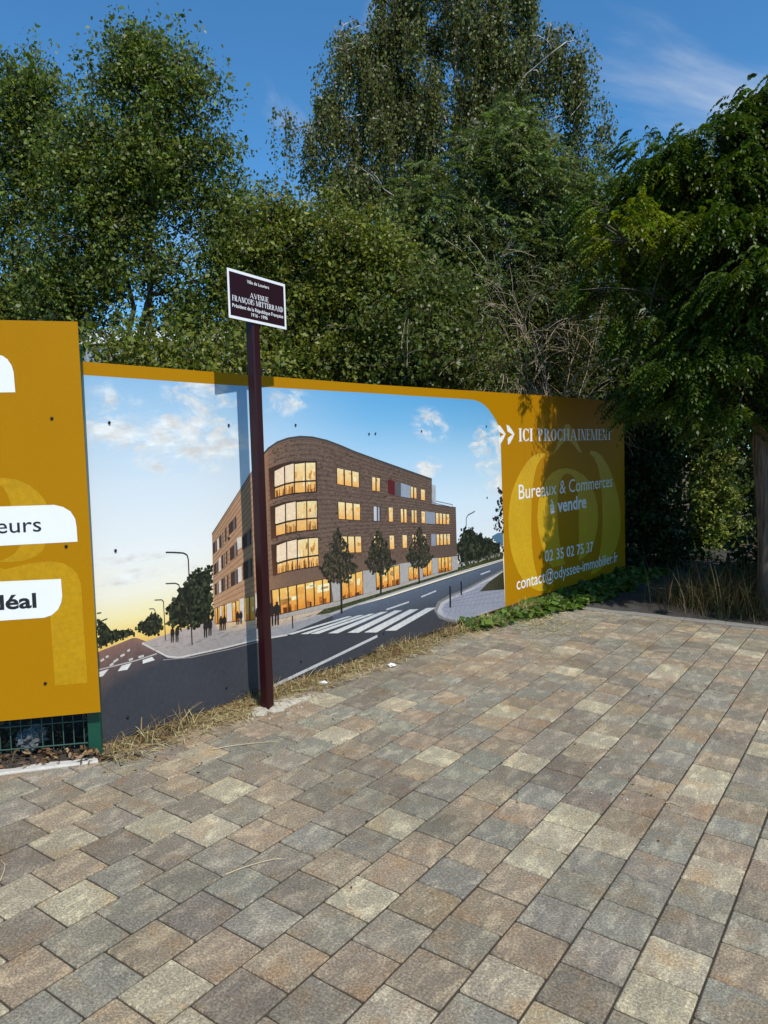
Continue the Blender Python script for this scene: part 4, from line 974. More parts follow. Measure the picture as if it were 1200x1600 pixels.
def broadleaf(name, label, base_px, depth, blobs, n_cl, per, ln, cols, bark_m, r0=0.09, stems=1, gap=0.25, spread=0.16, droop=0.35, group=None, leafm='leaf', gscale=1.6, wr=0.62, base=None, cat='tree', shell=0.45, var=0.22):
    if base is None:
        b = at(base_px, 700, depth); base = np.array([b[0], b[1], gz(b[0], b[1])])
    root = empty(name, base); tag(root, label, cat, group)
    m = MB(); nodes = skeleton(m, base, blobs, r0, stems=stems)
    # boughs first, then sprays scattered along the outer part of each bough
    sec = twigs(m, nodes, sample_blobs(blobs, max(12, n_cl // 13), shell, gap, gscale, seed=depth + base_px), 0.009)
    nodes = nodes + [(q, 0.008) for c_ in sec for q in c_[1:]]
    si = RNG.integers(0, len(sec), n_cl); tt = RNG.uniform(0.3, 1.2, (n_cl, 1)); c1 = np.array([c_[1] for c_ in sec])[si]; c3 = np.array([c_[3] for c_ in sec])[si]
    pts = c1 + (c3 - c1) * tt + RNG.normal(0, 1.7 * spread, (n_cl, 3))
    cur = twigs(m, nodes, pts, 0.0045); m.build('trunk', bark_m, root, True)
    # leaves sit along the last stretch of each twig, as a spray that runs past its end
    ends = np.array([c[-1] for c in cur]); pre = np.array([c[1] for c in cur])
    sd0 = unit(unit(ends - pre) + RNG.normal(0, 0.55, (n_cl, 3)) + np.array([0, 0, 0.25])) * RNG.uniform(0.15, 0.42, (n_cl, 1)) * (spread / 0.115)
    t = RNG.uniform(-0.8, 1.0, (n_cl, per, 1))
    p = (ends[:, None] + sd0[:, None] * t - np.array([0, 0, 0.06]) * t * t + RNG.normal(0, spread, (n_cl, per, 3)) * np.array([1, 1, 0.8]) * (0.85 - 0.4 * t)).reshape(-1, 3)
    n = len(p); ax = rnd_dir(n) + np.array([0, 0, -droop]); nr = rnd_dir(n) * 0.8 + np.array([0.15, -0.3, 0.55])
    sz = np.exp(RNG.normal(-0.04, 0.32, n)).clip(0.4, 1.8) * ln
    # leaves of one spray share a tone
    tone = np.repeat(RNG.normal(1, 0.16, n_cl).clip(0.6, 1.5), per)[:, None]
    quads_mesh('crown', leaf_quads(p, ax, nr, sz, sz * wr), colours(n, cols, var) * tone, M[leafm], root)
    return root
def pinnate(p, ax, up, length, npair, llen, lwid, cols, droop=0.5, hang=0.55):
    # compound leaves: leaflets in pairs along a drooping stalk
    N = len(p); ax = unit(ax); sd_ = unit(np.cross(ax, up)); up = unit(np.cross(sd_, ax)); V = []; Cc = []
    base_c = colours(N, cols, 0.2)
    for i in range(npair + 1):
        t = 0.18 + 0.82 * i / npair
        q = p + ax * (length * t)[:, None] - np.array([0, 0, 1.0]) * (length * droop * t * t)[:, None]
        dirn = unit(ax - np.array([0, 0, 1.0]) * (2 * droop * t))
        for s in ((-1, 1) if i < npair else (0,)):
            a = (sd_ * s * 1.0 + dirn * 0.35 - np.array([0, 0, hang]) + RNG.normal(0, 0.12, (N, 3))) if s else dirn
            nr = up + RNG.normal(0, 0.2, (N, 3))
            k = RNG.normal(1, 0.1, N) * (1 - 0.25 * abs(t - 0.55))
            V.append(leaf_quads(q, a, nr, llen * k, lwid * k, 0.12)); Cc.append(base_c * RNG.normal(1, 0.08, (N, 1)))
    return np.concatenate(V), np.concatenate(Cc).clip(0.004, 0.6)
def pinnate_tree(name, label, base, blobs, n_cl, per, length, npair, llen, lwid, cols, bark_m, r0, trunk=None, gap=0.2, cat='tree', stems=1, droop=0.45, hang=0.5, gscale=1.6, shell=0.42, spread=0.10, trunk_mb=None, group=None, young=None, leafm='leaf_gloss', umbrella=0):
    root = empty(name, base); tag(root, label, cat, group)
    m = MB(); nodes = trunk_mb(m) if trunk_mb else skeleton(m, base, blobs, r0, stems=stems)
    if umbrella:                                    # tufts: fronds on the upper shell of many small domes, dark beneath
        dom = sample_blobs(blobs, umbrella, 0.5, gap, gscale, seed=base[0]); rad = RNG.uniform(0.20, 0.36, umbrella)
        di = RNG.integers(0, umbrella, n_cl); dd = RNG.normal(size=(n_cl, 3)); dd[:, 2] = np.abs(dd[:, 2]) * 0.8 - 0.12; dd = unit(dd)
        pts = dom[di] + dd * (rad[di] * RNG.uniform(0.75, 1.1, n_cl))[:, None] * np.array([1.15, 1.15, 0.7])
    else: pts = sample_blobs(blobs, n_cl, shell, gap, gscale, seed=base[0])
    cur = twigs(m, nodes, pts, 0.006); m.build('trunk', bark_m, root, True)
    ctr = np.mean([b[0] for b in blobs], axis=0)
    ends = np.array([c[-1] for c in cur]); pre = np.array([c[1] for c in cur]); out_d = unit(ends - pre)
    t = RNG.random((n_cl, per, 1)) ** 0.5
    p = (pre[:, None] * (1 - t) + ends[:, None] * t + RNG.normal(0, spread, (n_cl, per, 3))).reshape(-1, 3)
    od = np.repeat(out_d, per, axis=0); n = len(p)
    ax = od * 0.7 + rnd_dir(n) * 0.9 + np.array([0.05, -0.25, 0.1]); ax[:, 2] *= 0.6
    up = np.array([0.1, -0.25, 1.0]) + RNG.normal(0, 0.25, (n, 3))
    if umbrella:
        od = np.repeat(dd * np.array([1.0, 1.0, 0.25]), per, axis=0); ax = unit(od) + RNG.normal(0, 0.32, (n, 3)) + np.array([0, 0, 0.12])
        p = np.repeat(pts, per, axis=0) + RNG.normal(0, 0.05, (n, 3)); up = np.array([0, 0, 1.0]) + unit(od) * 0.5 + RNG.normal(0, 0.15, (n, 3))
    L_ = RNG.normal(1, 0.18, n).clip(0.6, 1.4) * length
    V, Cc = pinnate(p, ax, up, L_, npair, llen, lwid, cols, droop, hang)
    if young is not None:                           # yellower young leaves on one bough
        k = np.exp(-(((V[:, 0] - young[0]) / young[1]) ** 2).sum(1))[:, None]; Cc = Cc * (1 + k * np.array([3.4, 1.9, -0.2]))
    quads_mesh('crown', V, Cc, M[leafm], root)
    return root

ALDER = [(0.060, 0.084, 0.018), (0.048, 0.070, 0.018), (0.076, 0.098, 0.022), (0.040, 0.060, 0.020)]
BIRCH = [(0.062, 0.078, 0.026), (0.050, 0.066, 0.024), (0.078, 0.092, 0.034), (0.040, 0.052, 0.022)]
HORN = [(0.074, 0.090, 0.016), (0.060, 0.078, 0.016), (0.094, 0.106, 0.020), (0.046, 0.062, 0.016)]
ASH = [(0.052, 0.076, 0.028), (0.046, 0.068, 0.026), (0.074, 0.098, 0.042), (0.040, 0.058, 0.024)]
ACACIA = [(0.042, 0.078, 0.012), (0.034, 0.066, 0.011), (0.062, 0.096, 0.012), (0.028, 0.054, 0.012)]
THUJA = [(0.070, 0.080, 0.016), (0.090, 0.082, 0.018), (0.050, 0.064, 0.016)]
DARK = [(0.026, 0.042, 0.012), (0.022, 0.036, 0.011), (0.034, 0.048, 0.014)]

G1 = 'fine-leaved trees behind the boards'
D = 9.6
broadleaf('alder_tree', 'fine-leaved tree cut by the left edge, above the plain ochre board', -40, 10.2,
          [blob(18, 115, 34, 50, 10.2), blob(70, 140, 38, 50, 10.2, 0.8), blob(-40, 190, 80, 80, 10.2), blob(50, 215, 62, 50, 10.2), blob(5, 290, 74, 50, 10.2), blob(60, 330, 60, 46, 10.2, 0.8), blob(-30, 385, 80, 60, 10.2), blob(50, 430, 66, 44, 10.2, 0.9), blob(20, 485, 80, 34, 10.2), blob(-90, 460, 90, 90, 10.2)],
          1300, 34, 0.050, ALDER, M['bark_grey'], 0.07, 2, gap=0.30, spread=0.095, gscale=2.6, group=G1)
broadleaf('alder_tree', 'tall fine-leaved tree with dark forked stems left of the street sign', 205, D,
          [blob(213, 95, 48, 38, D), blob(265, 108, 32, 36, D, 0.9), blob(170, 130, 44, 36, D), blob(245, 165, 62, 42, D), blob(150, 195, 46, 42, D), blob(332, 175, 18, 38, D, 0.35), blob(345, 120, 8, 26, D, 0.25), blob(320, 235, 32, 34, D, 0.6), blob(352, 225, 12, 34, D, 0.25), blob(225, 245, 70, 50, D), blob(130, 285, 58, 46, D), blob(300, 305, 62, 46, D), blob(200, 335, 74, 44, D), blob(355, 355, 42, 42, D), blob(120, 385, 62, 40, D), blob(260, 405, 62, 40, D, 0.8), blob(345, 430, 46, 50, D), blob(160, 450, 62, 32, D, 0.8), blob(75, 470, 60, 40, D, 0.8), blob(300, 490, 60, 36, D, 0.5), blob(390, 400, 40, 60, D, 0.7), blob(240, 60, 26, 20, D, 0.6), blob(185, 230, 90, 60, D, 0.7)],
          2250, 36, 0.048, ALDER, M['bark_grey'], 0.08, 3, gap=0.30, spread=0.095, gscale=2.6, group=G1)
broadleaf('hornbeam_tree', 'rounded bright green tree right behind the street sign plate', 500, 9.2,
          [blob(425, 370, 42, 46, 9.2), blob(490, 365, 55, 48, 9.2), blob(560, 385, 46, 50, 9.2), blob(590, 440, 46, 60, 9.2), blob(460, 440, 60, 56, 9.2), blob(540, 470, 60, 60, 9.2), blob(400, 450, 30, 70, 9.2, 0.8), blob(420, 530, 60, 55, 9.2), blob(520, 550, 72, 50, 9.2), blob(600, 540, 50, 60, 9.2), blob(395, 330, 20, 22, 9.2, 0.5)],
          1500, 38, 0.046, HORN, M['bark_grey'], 0.07, 3, gap=0.26, spread=0.10, gscale=2.4)
broadleaf('hazel_shrub', 'low leafy shrub just above the hoarding left of the sign post', 260, 7.4,
          [blob(190, 560, 46, 28, 7.4), blob(260, 566, 50, 24, 7.4), blob(330, 572, 46, 26, 7.4), blob(300, 540, 40, 26, 7.4, 0.6), blob(225, 600, 70, 40, 7.4), blob(340, 610, 60, 40, 7.4)],
          330, 30, 0.052, HORN, M['twig'], 0.03, 3, gap=0.2, spread=0.11, cat='shrub')
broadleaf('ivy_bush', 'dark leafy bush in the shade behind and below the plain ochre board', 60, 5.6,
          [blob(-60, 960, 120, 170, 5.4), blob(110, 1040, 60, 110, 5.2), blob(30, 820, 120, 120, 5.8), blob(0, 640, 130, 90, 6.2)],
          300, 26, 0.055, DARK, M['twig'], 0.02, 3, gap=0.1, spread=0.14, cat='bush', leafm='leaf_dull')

# --- weeping birch
def birch():
    d = 12.4; b = at(742, 700, d); base = np.array([b[0], b[1], gz(b[0], b[1])])
    root = empty('weeping_birch', base); tag(root, 'tallest tree, a weeping birch with pale branches and hanging strands of small leaves', 'tree')
    bl = [blob(690, -150, 90, 90, d), blob(640, -40, 60, 60, d), blob(760, -30, 70, 70, d), blob(690, 40, 110, 70, d), blob(610, 80, 60, 70, d), blob(800, 60, 60, 60, d, 0.8), blob(560, 150, 62, 60, d), blob(660, 150, 80, 70, d), blob(770, 150, 80, 60, d), blob(855, 120, 46, 50, d, 0.7), blob(900, 185, 40, 36, d, 0.5), blob(525, 210, 50, 46, d, 0.8), blob(620, 240, 80, 70, d), blob(720, 250, 80, 60, d), blob(850, 230, 70, 60, d), blob(550, 300, 70, 60, d, 0.8), blob(660, 330, 90, 70, d, 0.9), blob(800, 330, 90, 70, d), blob(620, 400, 70, 60, d, 0.8), blob(740, 420, 90, 60, d, 0.8), blob(600, 20, 40, 60, d), blob(580, 90, 40, 50, d), blob(820, 20, 30, 60, d, 0.7), blob(500, 260, 40, 50, d, 0.6), blob(510, 150, 34, 44, d, 0.9), blob(475, 195, 26, 30, d, 0.7), blob(545, 90, 30, 40, d, 0.8), blob(905, 115, 34, 44, d, 0.7), blob(880, 70, 24, 30, d, 0.6), blob(920, 260, 40, 60, d, 0.7)]
    m = MB(); nodes = []
    tr = bez(base + np.array([0, 0, -0.3]), at(735, 380, d), at(692, -170, d), 18); tr[1:-1] += RNG.normal(0, 0.05, (16, 3))
    m.tube(tr, list(np.linspace(0.13, 0.012, 18)), 9)
    limbs = [((742, 470), (700, 330), (600, 300)), ((738, 400), (640, 300), (575, 255)), ((735, 350), (640, 190), (520, 195)), ((730, 280), (620, 130), (455, 205)), ((728, 240), (640, 90), (570, 40)), ((726, 330), (820, 210), (905, 165)), ((724, 260), (800, 120), (880, 70)), ((720, 200), (790, 60), (850, 50)), ((738, 420), (830, 290), (940, 225)), ((715, 120), (650, 20), (600, -20)), ((712, 100), (770, 0), (800, -60)), ((735, 380), (800, 330), (860, 300)), ((738, 440), (650, 390), (560, 350))]
    for a, b_, c in limbs:
        k = random.uniform(-0.9, 0.9); A0 = at(*a, d); B0 = at(*b_, d + k * 0.6); C0 = at(*c, d + k)
        pts = bez(A0, B0, C0, 12); pts[1:] += RNG.normal(0, 0.035, (11, 3)); rr = np.linspace(0.032, 0.007, 12)
        m.tube(pts, list(rr), 6); nodes += [(p, r) for p, r in zip(pts[3:], rr[3:])]
    nodes += [(p, 0.03) for p in tr[6:]]
    bough = twigs(m, nodes, sample_blobs(bl, 270, 0.42, 0.10, 1.4, 5.5), 0.010, sag=-0.12)
    nodes += [(q, 0.008) for c_ in bough for q in c_[1:]]
    st = []
    for c_ in bough:
        for k in range(12):
            t_ = random.uniform(0.25, 1.08); st.append(c_[1] + (c_[3] - c_[1]) * t_ + RNG.normal(0, 0.07, 3))
    st = np.array(st)
    extra = np.array([at(x, y, d - 0.3 + random.uniform(-0.2, 0.2)) for x, y in [(430, 165), (437, 172), (444, 168), (450, 172), (455, 178), (462, 180), (470, 185), (447, 185), (441, 195), (478, 190), (486, 196), (495, 200), (510, 100), (520, 75), (530, 72), (540, 68), (515, 90), (905, 140), (915, 138), (925, 140), (935, 142), (942, 148), (948, 152), (880, 50), (890, 45), (900, 42), (910, 45), (952, 160), (938, 155)]])
    twigs(m, nodes, np.concatenate([st[::2], extra]), 0.006)
    m.build('trunk', M['bark_birch'], root, True)
    # hanging strands
    ms = MB(); P0 = []; starts = np.concatenate([st, extra]); lens = np.concatenate([RNG.uniform(0.35, 1.15, len(st)), RNG.uniform(0.5, 1.25, len(extra))])
    for s, ln in zip(starts, lens):
        k = max(4, int(ln / 0.14)); q = s.copy(); path = [q.copy()]; dr = RNG.normal(0, 0.5, 3); dr[2] = 0.15
        for i in range(k):
            dr = dr * 0.55 + np.array([RNG.normal(0, 0.10), RNG.normal(0, 0.10), -0.75]); q = q + unit(dr) * (ln / k); path.append(q.copy())
        path = np.array(path); ms.tube(path, list(np.linspace(0.0035, 0.0012, len(path))), 3, cap=False)
        for sub in range(len(path) - 1):
            n = RNG.integers(6, 11); t = RNG.random((n, 1)); P0.append(path[sub] * (1 - t) + path[sub + 1] * t + RNG.normal(0, 0.045, (n, 3)))
    ms.build('hanging_twigs', M['twig'], root)
    p = np.concatenate(P0); n = len(p)
    ax = RNG.normal(0, 0.5, (n, 3)) + np.array([0, 0, -0.9]); nr = rnd_dir(n) + np.array([0.15, -0.4, 0.2])
    sz = RNG.normal(1, 0.2, n).clip(0.5, 1.5) * 0.052
    quads_mesh('crown', leaf_quads(p, ax, nr, sz, sz * 0.72), colours(n, BIRCH, 0.3), M['leaf'], root)
birch()

# --- ash-like tree with feathered leaves between birch and acacia
d = 10.8; b = at(765, 700, d); base = np.array([b[0], b[1], gz(b[0], b[1])])
pinnate_tree('ash_tree', 'feather-leaved tree in front of the birch, right of centre', base,
             [blob(690, 300, 62, 42, d), blob(750, 255, 46, 40, d, 0.8), blob(805, 210, 40, 38, d, 0.9), blob(800, 280, 70, 44, d), blob(880, 300, 56, 52, d), blob(720, 370, 74, 46, d), blob(830, 370, 80, 56, d), blob(900, 400, 50, 60, d), blob(660, 330, 40, 34, d, 0.6), blob(770, 450, 90, 56, d, 0.9), blob(935, 330, 40, 60, d), blob(690, 440, 70, 46, d, 0.7)],
             520, 8, 0.24, 6, 0.070, 0.028, ASH, M['bark_grey'], 0.08, gap=0.36, stems=2, spread=0.16, gscale=2.2, leafm='leaf')
d = 10.6
broadleaf('thuja_tree', 'bushy olive and brownish conifer behind the tangle of bare twigs', 835, d,
          [blob(830, 470, 56, 44, d), blob(800, 540, 70, 60, d), blob(880, 500, 60, 70, d), blob(850, 590, 90, 50, d), blob(740, 580, 70, 50, d)],
          720, 46, 0.050, THUJA, M['bark_grey'], 0.07, 1, gap=0.12, spread=0.13, wr=0.35, droop=0.6, leafm='leaf_dull')
d = 9.9
broadleaf('dogwood_shrub', 'dense dark green shrub above the middle of the hoarding', 660, 8.6,
          [blob(640, 560, 60, 60, 8.6), blob(700, 540, 66, 70, 8.8), blob(680, 470, 60, 50, 9.0), blob(760, 600, 60, 36, 8.9), blob(640, 490, 50, 50, 8.9)],
          560, 34, 0.050, [(0.044, 0.062, 0.018), (0.036, 0.052, 0.016), (0.056, 0.072, 0.022)], M['twig'], 0.05, 3, gap=0.12, spread=0.13, cat='shrub')
GH = 'dark trees filling the background'
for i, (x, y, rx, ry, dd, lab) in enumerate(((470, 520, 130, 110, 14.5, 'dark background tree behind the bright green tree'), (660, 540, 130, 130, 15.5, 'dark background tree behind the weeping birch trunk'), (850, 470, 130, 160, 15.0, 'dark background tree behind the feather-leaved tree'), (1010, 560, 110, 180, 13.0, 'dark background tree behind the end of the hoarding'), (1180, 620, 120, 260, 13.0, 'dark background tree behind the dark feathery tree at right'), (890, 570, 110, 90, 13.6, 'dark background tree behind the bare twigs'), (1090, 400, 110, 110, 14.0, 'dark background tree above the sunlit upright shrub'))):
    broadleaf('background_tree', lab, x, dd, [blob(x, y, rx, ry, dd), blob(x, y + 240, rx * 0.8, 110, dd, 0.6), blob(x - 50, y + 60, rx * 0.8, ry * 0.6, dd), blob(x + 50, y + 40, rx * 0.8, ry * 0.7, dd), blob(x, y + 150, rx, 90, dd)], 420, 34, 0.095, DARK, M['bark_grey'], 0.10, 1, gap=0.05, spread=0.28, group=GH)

# --- acacia on the right: thick furrowed trunk, dense layered crown
tb = ground_at(1210, 962); base = np.array([tb[0], tb[1], gz(tb[0], tb[1])])
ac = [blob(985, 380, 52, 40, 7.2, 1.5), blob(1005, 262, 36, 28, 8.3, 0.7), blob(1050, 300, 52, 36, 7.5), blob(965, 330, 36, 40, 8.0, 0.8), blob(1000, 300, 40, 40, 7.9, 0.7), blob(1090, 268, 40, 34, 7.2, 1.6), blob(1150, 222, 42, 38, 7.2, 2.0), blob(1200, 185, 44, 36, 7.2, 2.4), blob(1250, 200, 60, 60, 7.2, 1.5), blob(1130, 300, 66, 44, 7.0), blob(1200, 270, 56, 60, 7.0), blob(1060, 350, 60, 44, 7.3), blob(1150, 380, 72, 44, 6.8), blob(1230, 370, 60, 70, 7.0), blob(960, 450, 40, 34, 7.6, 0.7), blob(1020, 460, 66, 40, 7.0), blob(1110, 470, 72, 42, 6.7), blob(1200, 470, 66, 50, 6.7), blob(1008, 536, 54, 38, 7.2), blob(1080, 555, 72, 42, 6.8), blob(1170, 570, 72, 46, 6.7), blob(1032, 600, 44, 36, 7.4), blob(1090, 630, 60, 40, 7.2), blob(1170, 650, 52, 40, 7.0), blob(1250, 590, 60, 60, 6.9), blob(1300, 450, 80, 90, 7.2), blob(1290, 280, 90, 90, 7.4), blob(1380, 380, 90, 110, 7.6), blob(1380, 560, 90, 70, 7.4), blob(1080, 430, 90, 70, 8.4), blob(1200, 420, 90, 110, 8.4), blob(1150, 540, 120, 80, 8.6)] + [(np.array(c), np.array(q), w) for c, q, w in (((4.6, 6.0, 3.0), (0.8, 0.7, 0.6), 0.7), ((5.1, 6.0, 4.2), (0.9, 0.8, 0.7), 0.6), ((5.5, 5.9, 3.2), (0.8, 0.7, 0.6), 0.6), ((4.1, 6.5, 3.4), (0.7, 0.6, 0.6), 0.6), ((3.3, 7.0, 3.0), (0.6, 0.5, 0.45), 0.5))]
def acacia_trunk(m):
    nodes = []; rows = 26; n = 40; top = base + np.array([-0.06, 0.05, 2.3]); b = len(m.v)
    for i in range(rows):
        t = i / (rows - 1); c = base * (1 - t) + top * t + np.array([0.03 * math.sin(t * 5), 0, -0.2 * (1 - t)]); r = 0.165 - 0.05 * t + 0.07 * math.exp(-t * 9)
        for k in range(n):
            a = 2 * math.pi * k / n; rid = noise.noise(Vector((math.cos(a) * 5.5, math.sin(a) * 5.5, t * 1.6))) + 0.5 * noise.noise(Vector((math.cos(a) * 12, math.sin(a) * 12, t * 5)))
            rr = r * (1 + 0.12 * rid); m.v.append((c[0] + rr * math.cos(a), c[1] + rr * math.sin(a), c[2]))
    for i in range(rows - 1):
        for k in range(n):
            q = b + i * n + k; q2 = b + i * n + (k + 1) % n; m.f.append((q, q2, q2 + n, q + n))
    for bl_ in ac:
        e = bl_[0]; c = (top + e) / 2; c[2] = top[2] + (e[2] - top[2]) * 0.55 + 0.25; s = top + np.array([0, 0, -0.15])
        pts = bez(s, c, e, 9); pts[1:-1] += RNG.normal(0, 0.04, (7, 3)); rr = np.linspace(0.05, 0.009, 9); m.tube(pts, list(rr), 6); nodes += list(zip(pts[2:], rr[2:]))
    return nodes
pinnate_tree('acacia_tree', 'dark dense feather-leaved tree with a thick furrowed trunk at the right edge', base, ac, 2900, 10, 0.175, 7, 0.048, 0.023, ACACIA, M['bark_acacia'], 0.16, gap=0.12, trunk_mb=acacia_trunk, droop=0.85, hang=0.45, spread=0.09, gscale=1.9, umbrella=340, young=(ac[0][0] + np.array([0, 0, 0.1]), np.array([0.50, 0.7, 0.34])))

# --- shrubs and tall grass around the path
d = 12.2
broadleaf('hedge_shrub', 'sunlit light green upright shrub left of the thick trunk', 1112, d,
          [blob(1114, 715, 18, 30, d), blob(1112, 770, 22, 46, d), blob(1116, 825, 22, 36, d), blob(1108, 865, 26, 34, d)],
          420, 40, 0.055, [(0.11, 0.14, 0.04), (0.09, 0.12, 0.03), (0.13, 0.155, 0.05)], M['twig'], 0.04, 3, gap=0.05, spread=0.07, cat='shrub')
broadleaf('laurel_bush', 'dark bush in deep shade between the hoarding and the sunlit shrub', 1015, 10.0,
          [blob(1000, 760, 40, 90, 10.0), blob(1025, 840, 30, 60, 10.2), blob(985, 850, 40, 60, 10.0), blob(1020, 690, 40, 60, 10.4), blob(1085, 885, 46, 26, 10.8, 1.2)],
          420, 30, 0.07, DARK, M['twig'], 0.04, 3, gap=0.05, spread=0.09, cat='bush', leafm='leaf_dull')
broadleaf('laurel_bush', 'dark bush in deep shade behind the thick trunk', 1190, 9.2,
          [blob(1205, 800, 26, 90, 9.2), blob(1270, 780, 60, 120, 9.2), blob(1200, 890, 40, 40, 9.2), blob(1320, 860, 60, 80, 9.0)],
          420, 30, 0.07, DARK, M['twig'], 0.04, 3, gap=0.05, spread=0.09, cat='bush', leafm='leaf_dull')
# bare tangled shrub
def bare_shrub():
    b = at(880, 700, 9.35); base = np.array([b[0], b[1], gz(b[0], b[1])]); m = MB()
    root = empty('bare_shrub', base); tag(root, 'leafless tangle of pale dead twigs above the right part of the hoarding', 'shrub')
    def grow(p, dr, ln, r, lvl):
        k = 6; q = p.copy(); path = [q.copy()]
        for i in range(k):
            dr = unit(dr + RNG.normal(0, 0.07, 3) + np.array([0, 0, -0.03 * lvl])); q = q + dr * ln / k; path.append(q.copy())
        m.tube(path, list(np.linspace(r, max(0.0026, r * 0.35), k + 1)), 4, cap=False)
        if lvl < 3:
            for j in range((4, 4, 3)[lvl]):
                i = random.randint(2, k); grow(path[i], unit(dr + RNG.normal(0, 0.38, 3)), ln * random.uniform(0.4, 0.7), max(0.0025, r * 0.5), lvl + 1)
    for i in range(30):
        side = -0.75 if i % 3 else 0.1
        grow(base + np.array([random.uniform(-0.3, 0.25), random.uniform(-0.1, 0.25), random.uniform(0.6, 1.3)]), unit(np.array([random.uniform(-0.9, 0.25) + side * 0.45, random.uniform(-0.05, 0.4), random.uniform(0.45, 1.2)])), random.uniform(0.9, 1.9), random.uniform(0.006, 0.011), 0)
    m.build('branches', M['dry_twig'], root)
bare_shrub()

def blades(p, h, lean, wd, cols, kinks=3, spread_dir=None):
    # bent grass blades as short strips -> quads
    n = len(p); a = RNG.random(n) * 6.283; d = np.stack([np.cos(a), np.sin(a), 0 * a], 1) if spread_dir is None else spread_dir
    sd_ = np.stack([-d[:, 1], d[:, 0], 0 * a], 1) + RNG.normal(0, 0.2, (n, 3)); V = []; Cc = []; c = colours(n, cols, 0.2)
    pts = []
    for i in range(kinks + 1):
        t = i / kinks; pts.append((p + d * (lean * h * t ** 1.6)[:, None] + np.array([0, 0, 1.0]) * (h * (t - 0.45 * lean * t * t).clip(-0.2, 1))[:, None], wd * (1 - 0.75 * t)))
    for (q0, w0), (q1, w1) in zip(pts[:-1], pts[1:]):
        V.append(np.stack([q0 - sd_ * w0[:, None] / 2, q0 + sd_ * w0[:, None] / 2, q1 + sd_ * w1[:, None] / 2, q1 - sd_ * w1[:, None] / 2], 1)); Cc.append(c)
    return np.concatenate(V), np.concatenate(Cc)
def on_ground(xy, off=0.0): return np.array([(x, y, gz(x, y) + off) for x, y in xy])
STRAW = [(0.46, 0.34, 0.16), (0.56, 0.43, 0.22), (0.34, 0.23, 0.10), (0.64, 0.51, 0.28), (0.24, 0.15, 0.07)]
BROWN = [(0.16, 0.09, 0.045), (0.22, 0.13, 0.07), (0.10, 0.06, 0.035), (0.30, 0.21, 0.12)]
def strip_pts(n, u0, u1, w0, w1, dens=None):
    res = []
    while len(res) < n:
        u = random.uniform(u0, u1); w = w0 + (w1 - w0) * random.random() ** 1.3
        k = 0.55 + 0.6 * noise.noise(Vector((u * 2.4, w * 4, 0.7)))
        if random.random() > k: continue
        q = B.pt(u, 0, w); res.append((q[0], q[1]))
    return res
xy = strip_pts(7600, -0.03, 5.0, -0.06, 0.15)
tuft = np.array([0.45 + 1.1 * max(0, 0.35 + noise.noise(Vector((x * 3.1, y * 3.1, 0)))) for x, y in xy])
Vb, Cb = blades(on_ground(xy, -0.01), RNG.uniform(0.03, 0.15, 7600) * tuft, RNG.uniform(0.3, 1.6, 7600), RNG.uniform(0.002, 0.0055, 7600), STRAW + BROWN[:2])
xy = strip_pts(6200, -0.05, 5.2, -0.04, 0.23)
p = on_ground(xy, 0.004); p[:, 2] += RNG.uniform(0, 0.018, len(p)); n = len(p); a = RNG.random(n) * 6.283
ax = np.stack([np.cos(a), np.sin(a), RNG.normal(0, 0.12, n)], 1); ln = RNG.uniform(0.03, 0.13, n)
Vs = leaf_quads(p, ax, np.tile([0, 0, 1.0], (n, 1)), ln, np.full(n, 0.0045), 0.1)
o = quads_mesh('dry_grass', np.concatenate([Vb, Vs]), np.concatenate([Cb, colours(n, STRAW, 0.25)]), M['straw']); tag(o, 'strip of dead straw coloured grass along the foot of the hoarding', 'dry grass', kind='stuff')
# fallen leaves and twigs under the left board
res = []
while len(res) < 1700:
    u = random.uniform(-1.6, 0.06); w = random.uniform(-0.5, 0.07); q = Lp.pt(u, 0, w); res.append((q[0], q[1]))
p = on_ground(res, 0.0); hump = np.array([0.055 * (0.6 + noise.noise(Vector((x * 4, y * 4, 2)))) for x, y in res]); p[:, 2] += hump * RNG.random(len(p)) ** 0.6
n = len(p); ln = RNG.uniform(0.012, 0.05, n)
o = quads_mesh('dead_leaves', leaf_quads(p, rnd_dir(n) * np.array([1, 1, 0.6]), rnd_dir(n) + np.array([0, 0, 0.8]), ln, ln * RNG.uniform(0.25, 0.7, n), 0.3), colours(n, BROWN, 0.3), M['straw'])
tag(o, 'heap of brown dead leaves and twigs under the mesh fence', 'dead leaves', kind='stuff')
# bramble and ivy patch at the foot of the hoarding
res = []
while len(res) < 2300:
    u = random.uniform(3.35, 7.6); wmax = 0.18 + 0.30 * min(1, (u - 3.3) / 1.5) + 0.12 * noise.noise(Vector((u * 3, 1, 0))); w = random.uniform(-0.05, max(0.1, wmax))
    if u < 4.4 and random.random() > 0.45 + 0.5 * noise.noise(Vector((u * 5, w * 8, 4))): continue
    q = B.pt(u, 0, w); res.append((q[0], q[1], w / wmax))
p = on_ground([(x, y) for x, y, _ in res], 0.008); k = np.array([r[2] for r in res]); p[:, 2] += RNG.random(len(p)) * (0.02 + 0.16 * np.array([max(0, noise.noise(Vector((x * 3, y * 3, 1)))) for x, y, _ in res]))
n = len(p); ln = RNG.uniform(0.035, 0.105, n)
Vi = leaf_quads(p, rnd_dir(n) * np.array([1, 1, 0.35]) + np.array([0.35, -0.3, -0.1]), rnd_dir(n) * 0.6 + np.array([0.15, -0.3, 0.8]), ln, ln * 0.85, 0.16)
o = quads_mesh('bramble_patch', Vi, colours(n, [(0.05, 0.10, 0.022), (0.04, 0.08, 0.02), (0.07, 0.125, 0.03), (0.09, 0.14, 0.04)], 0.22), M['leaf_gloss']); tag(o, 'patch of green bramble and ivy leaves along the right foot of the hoarding', 'brambles', kind='stuff')
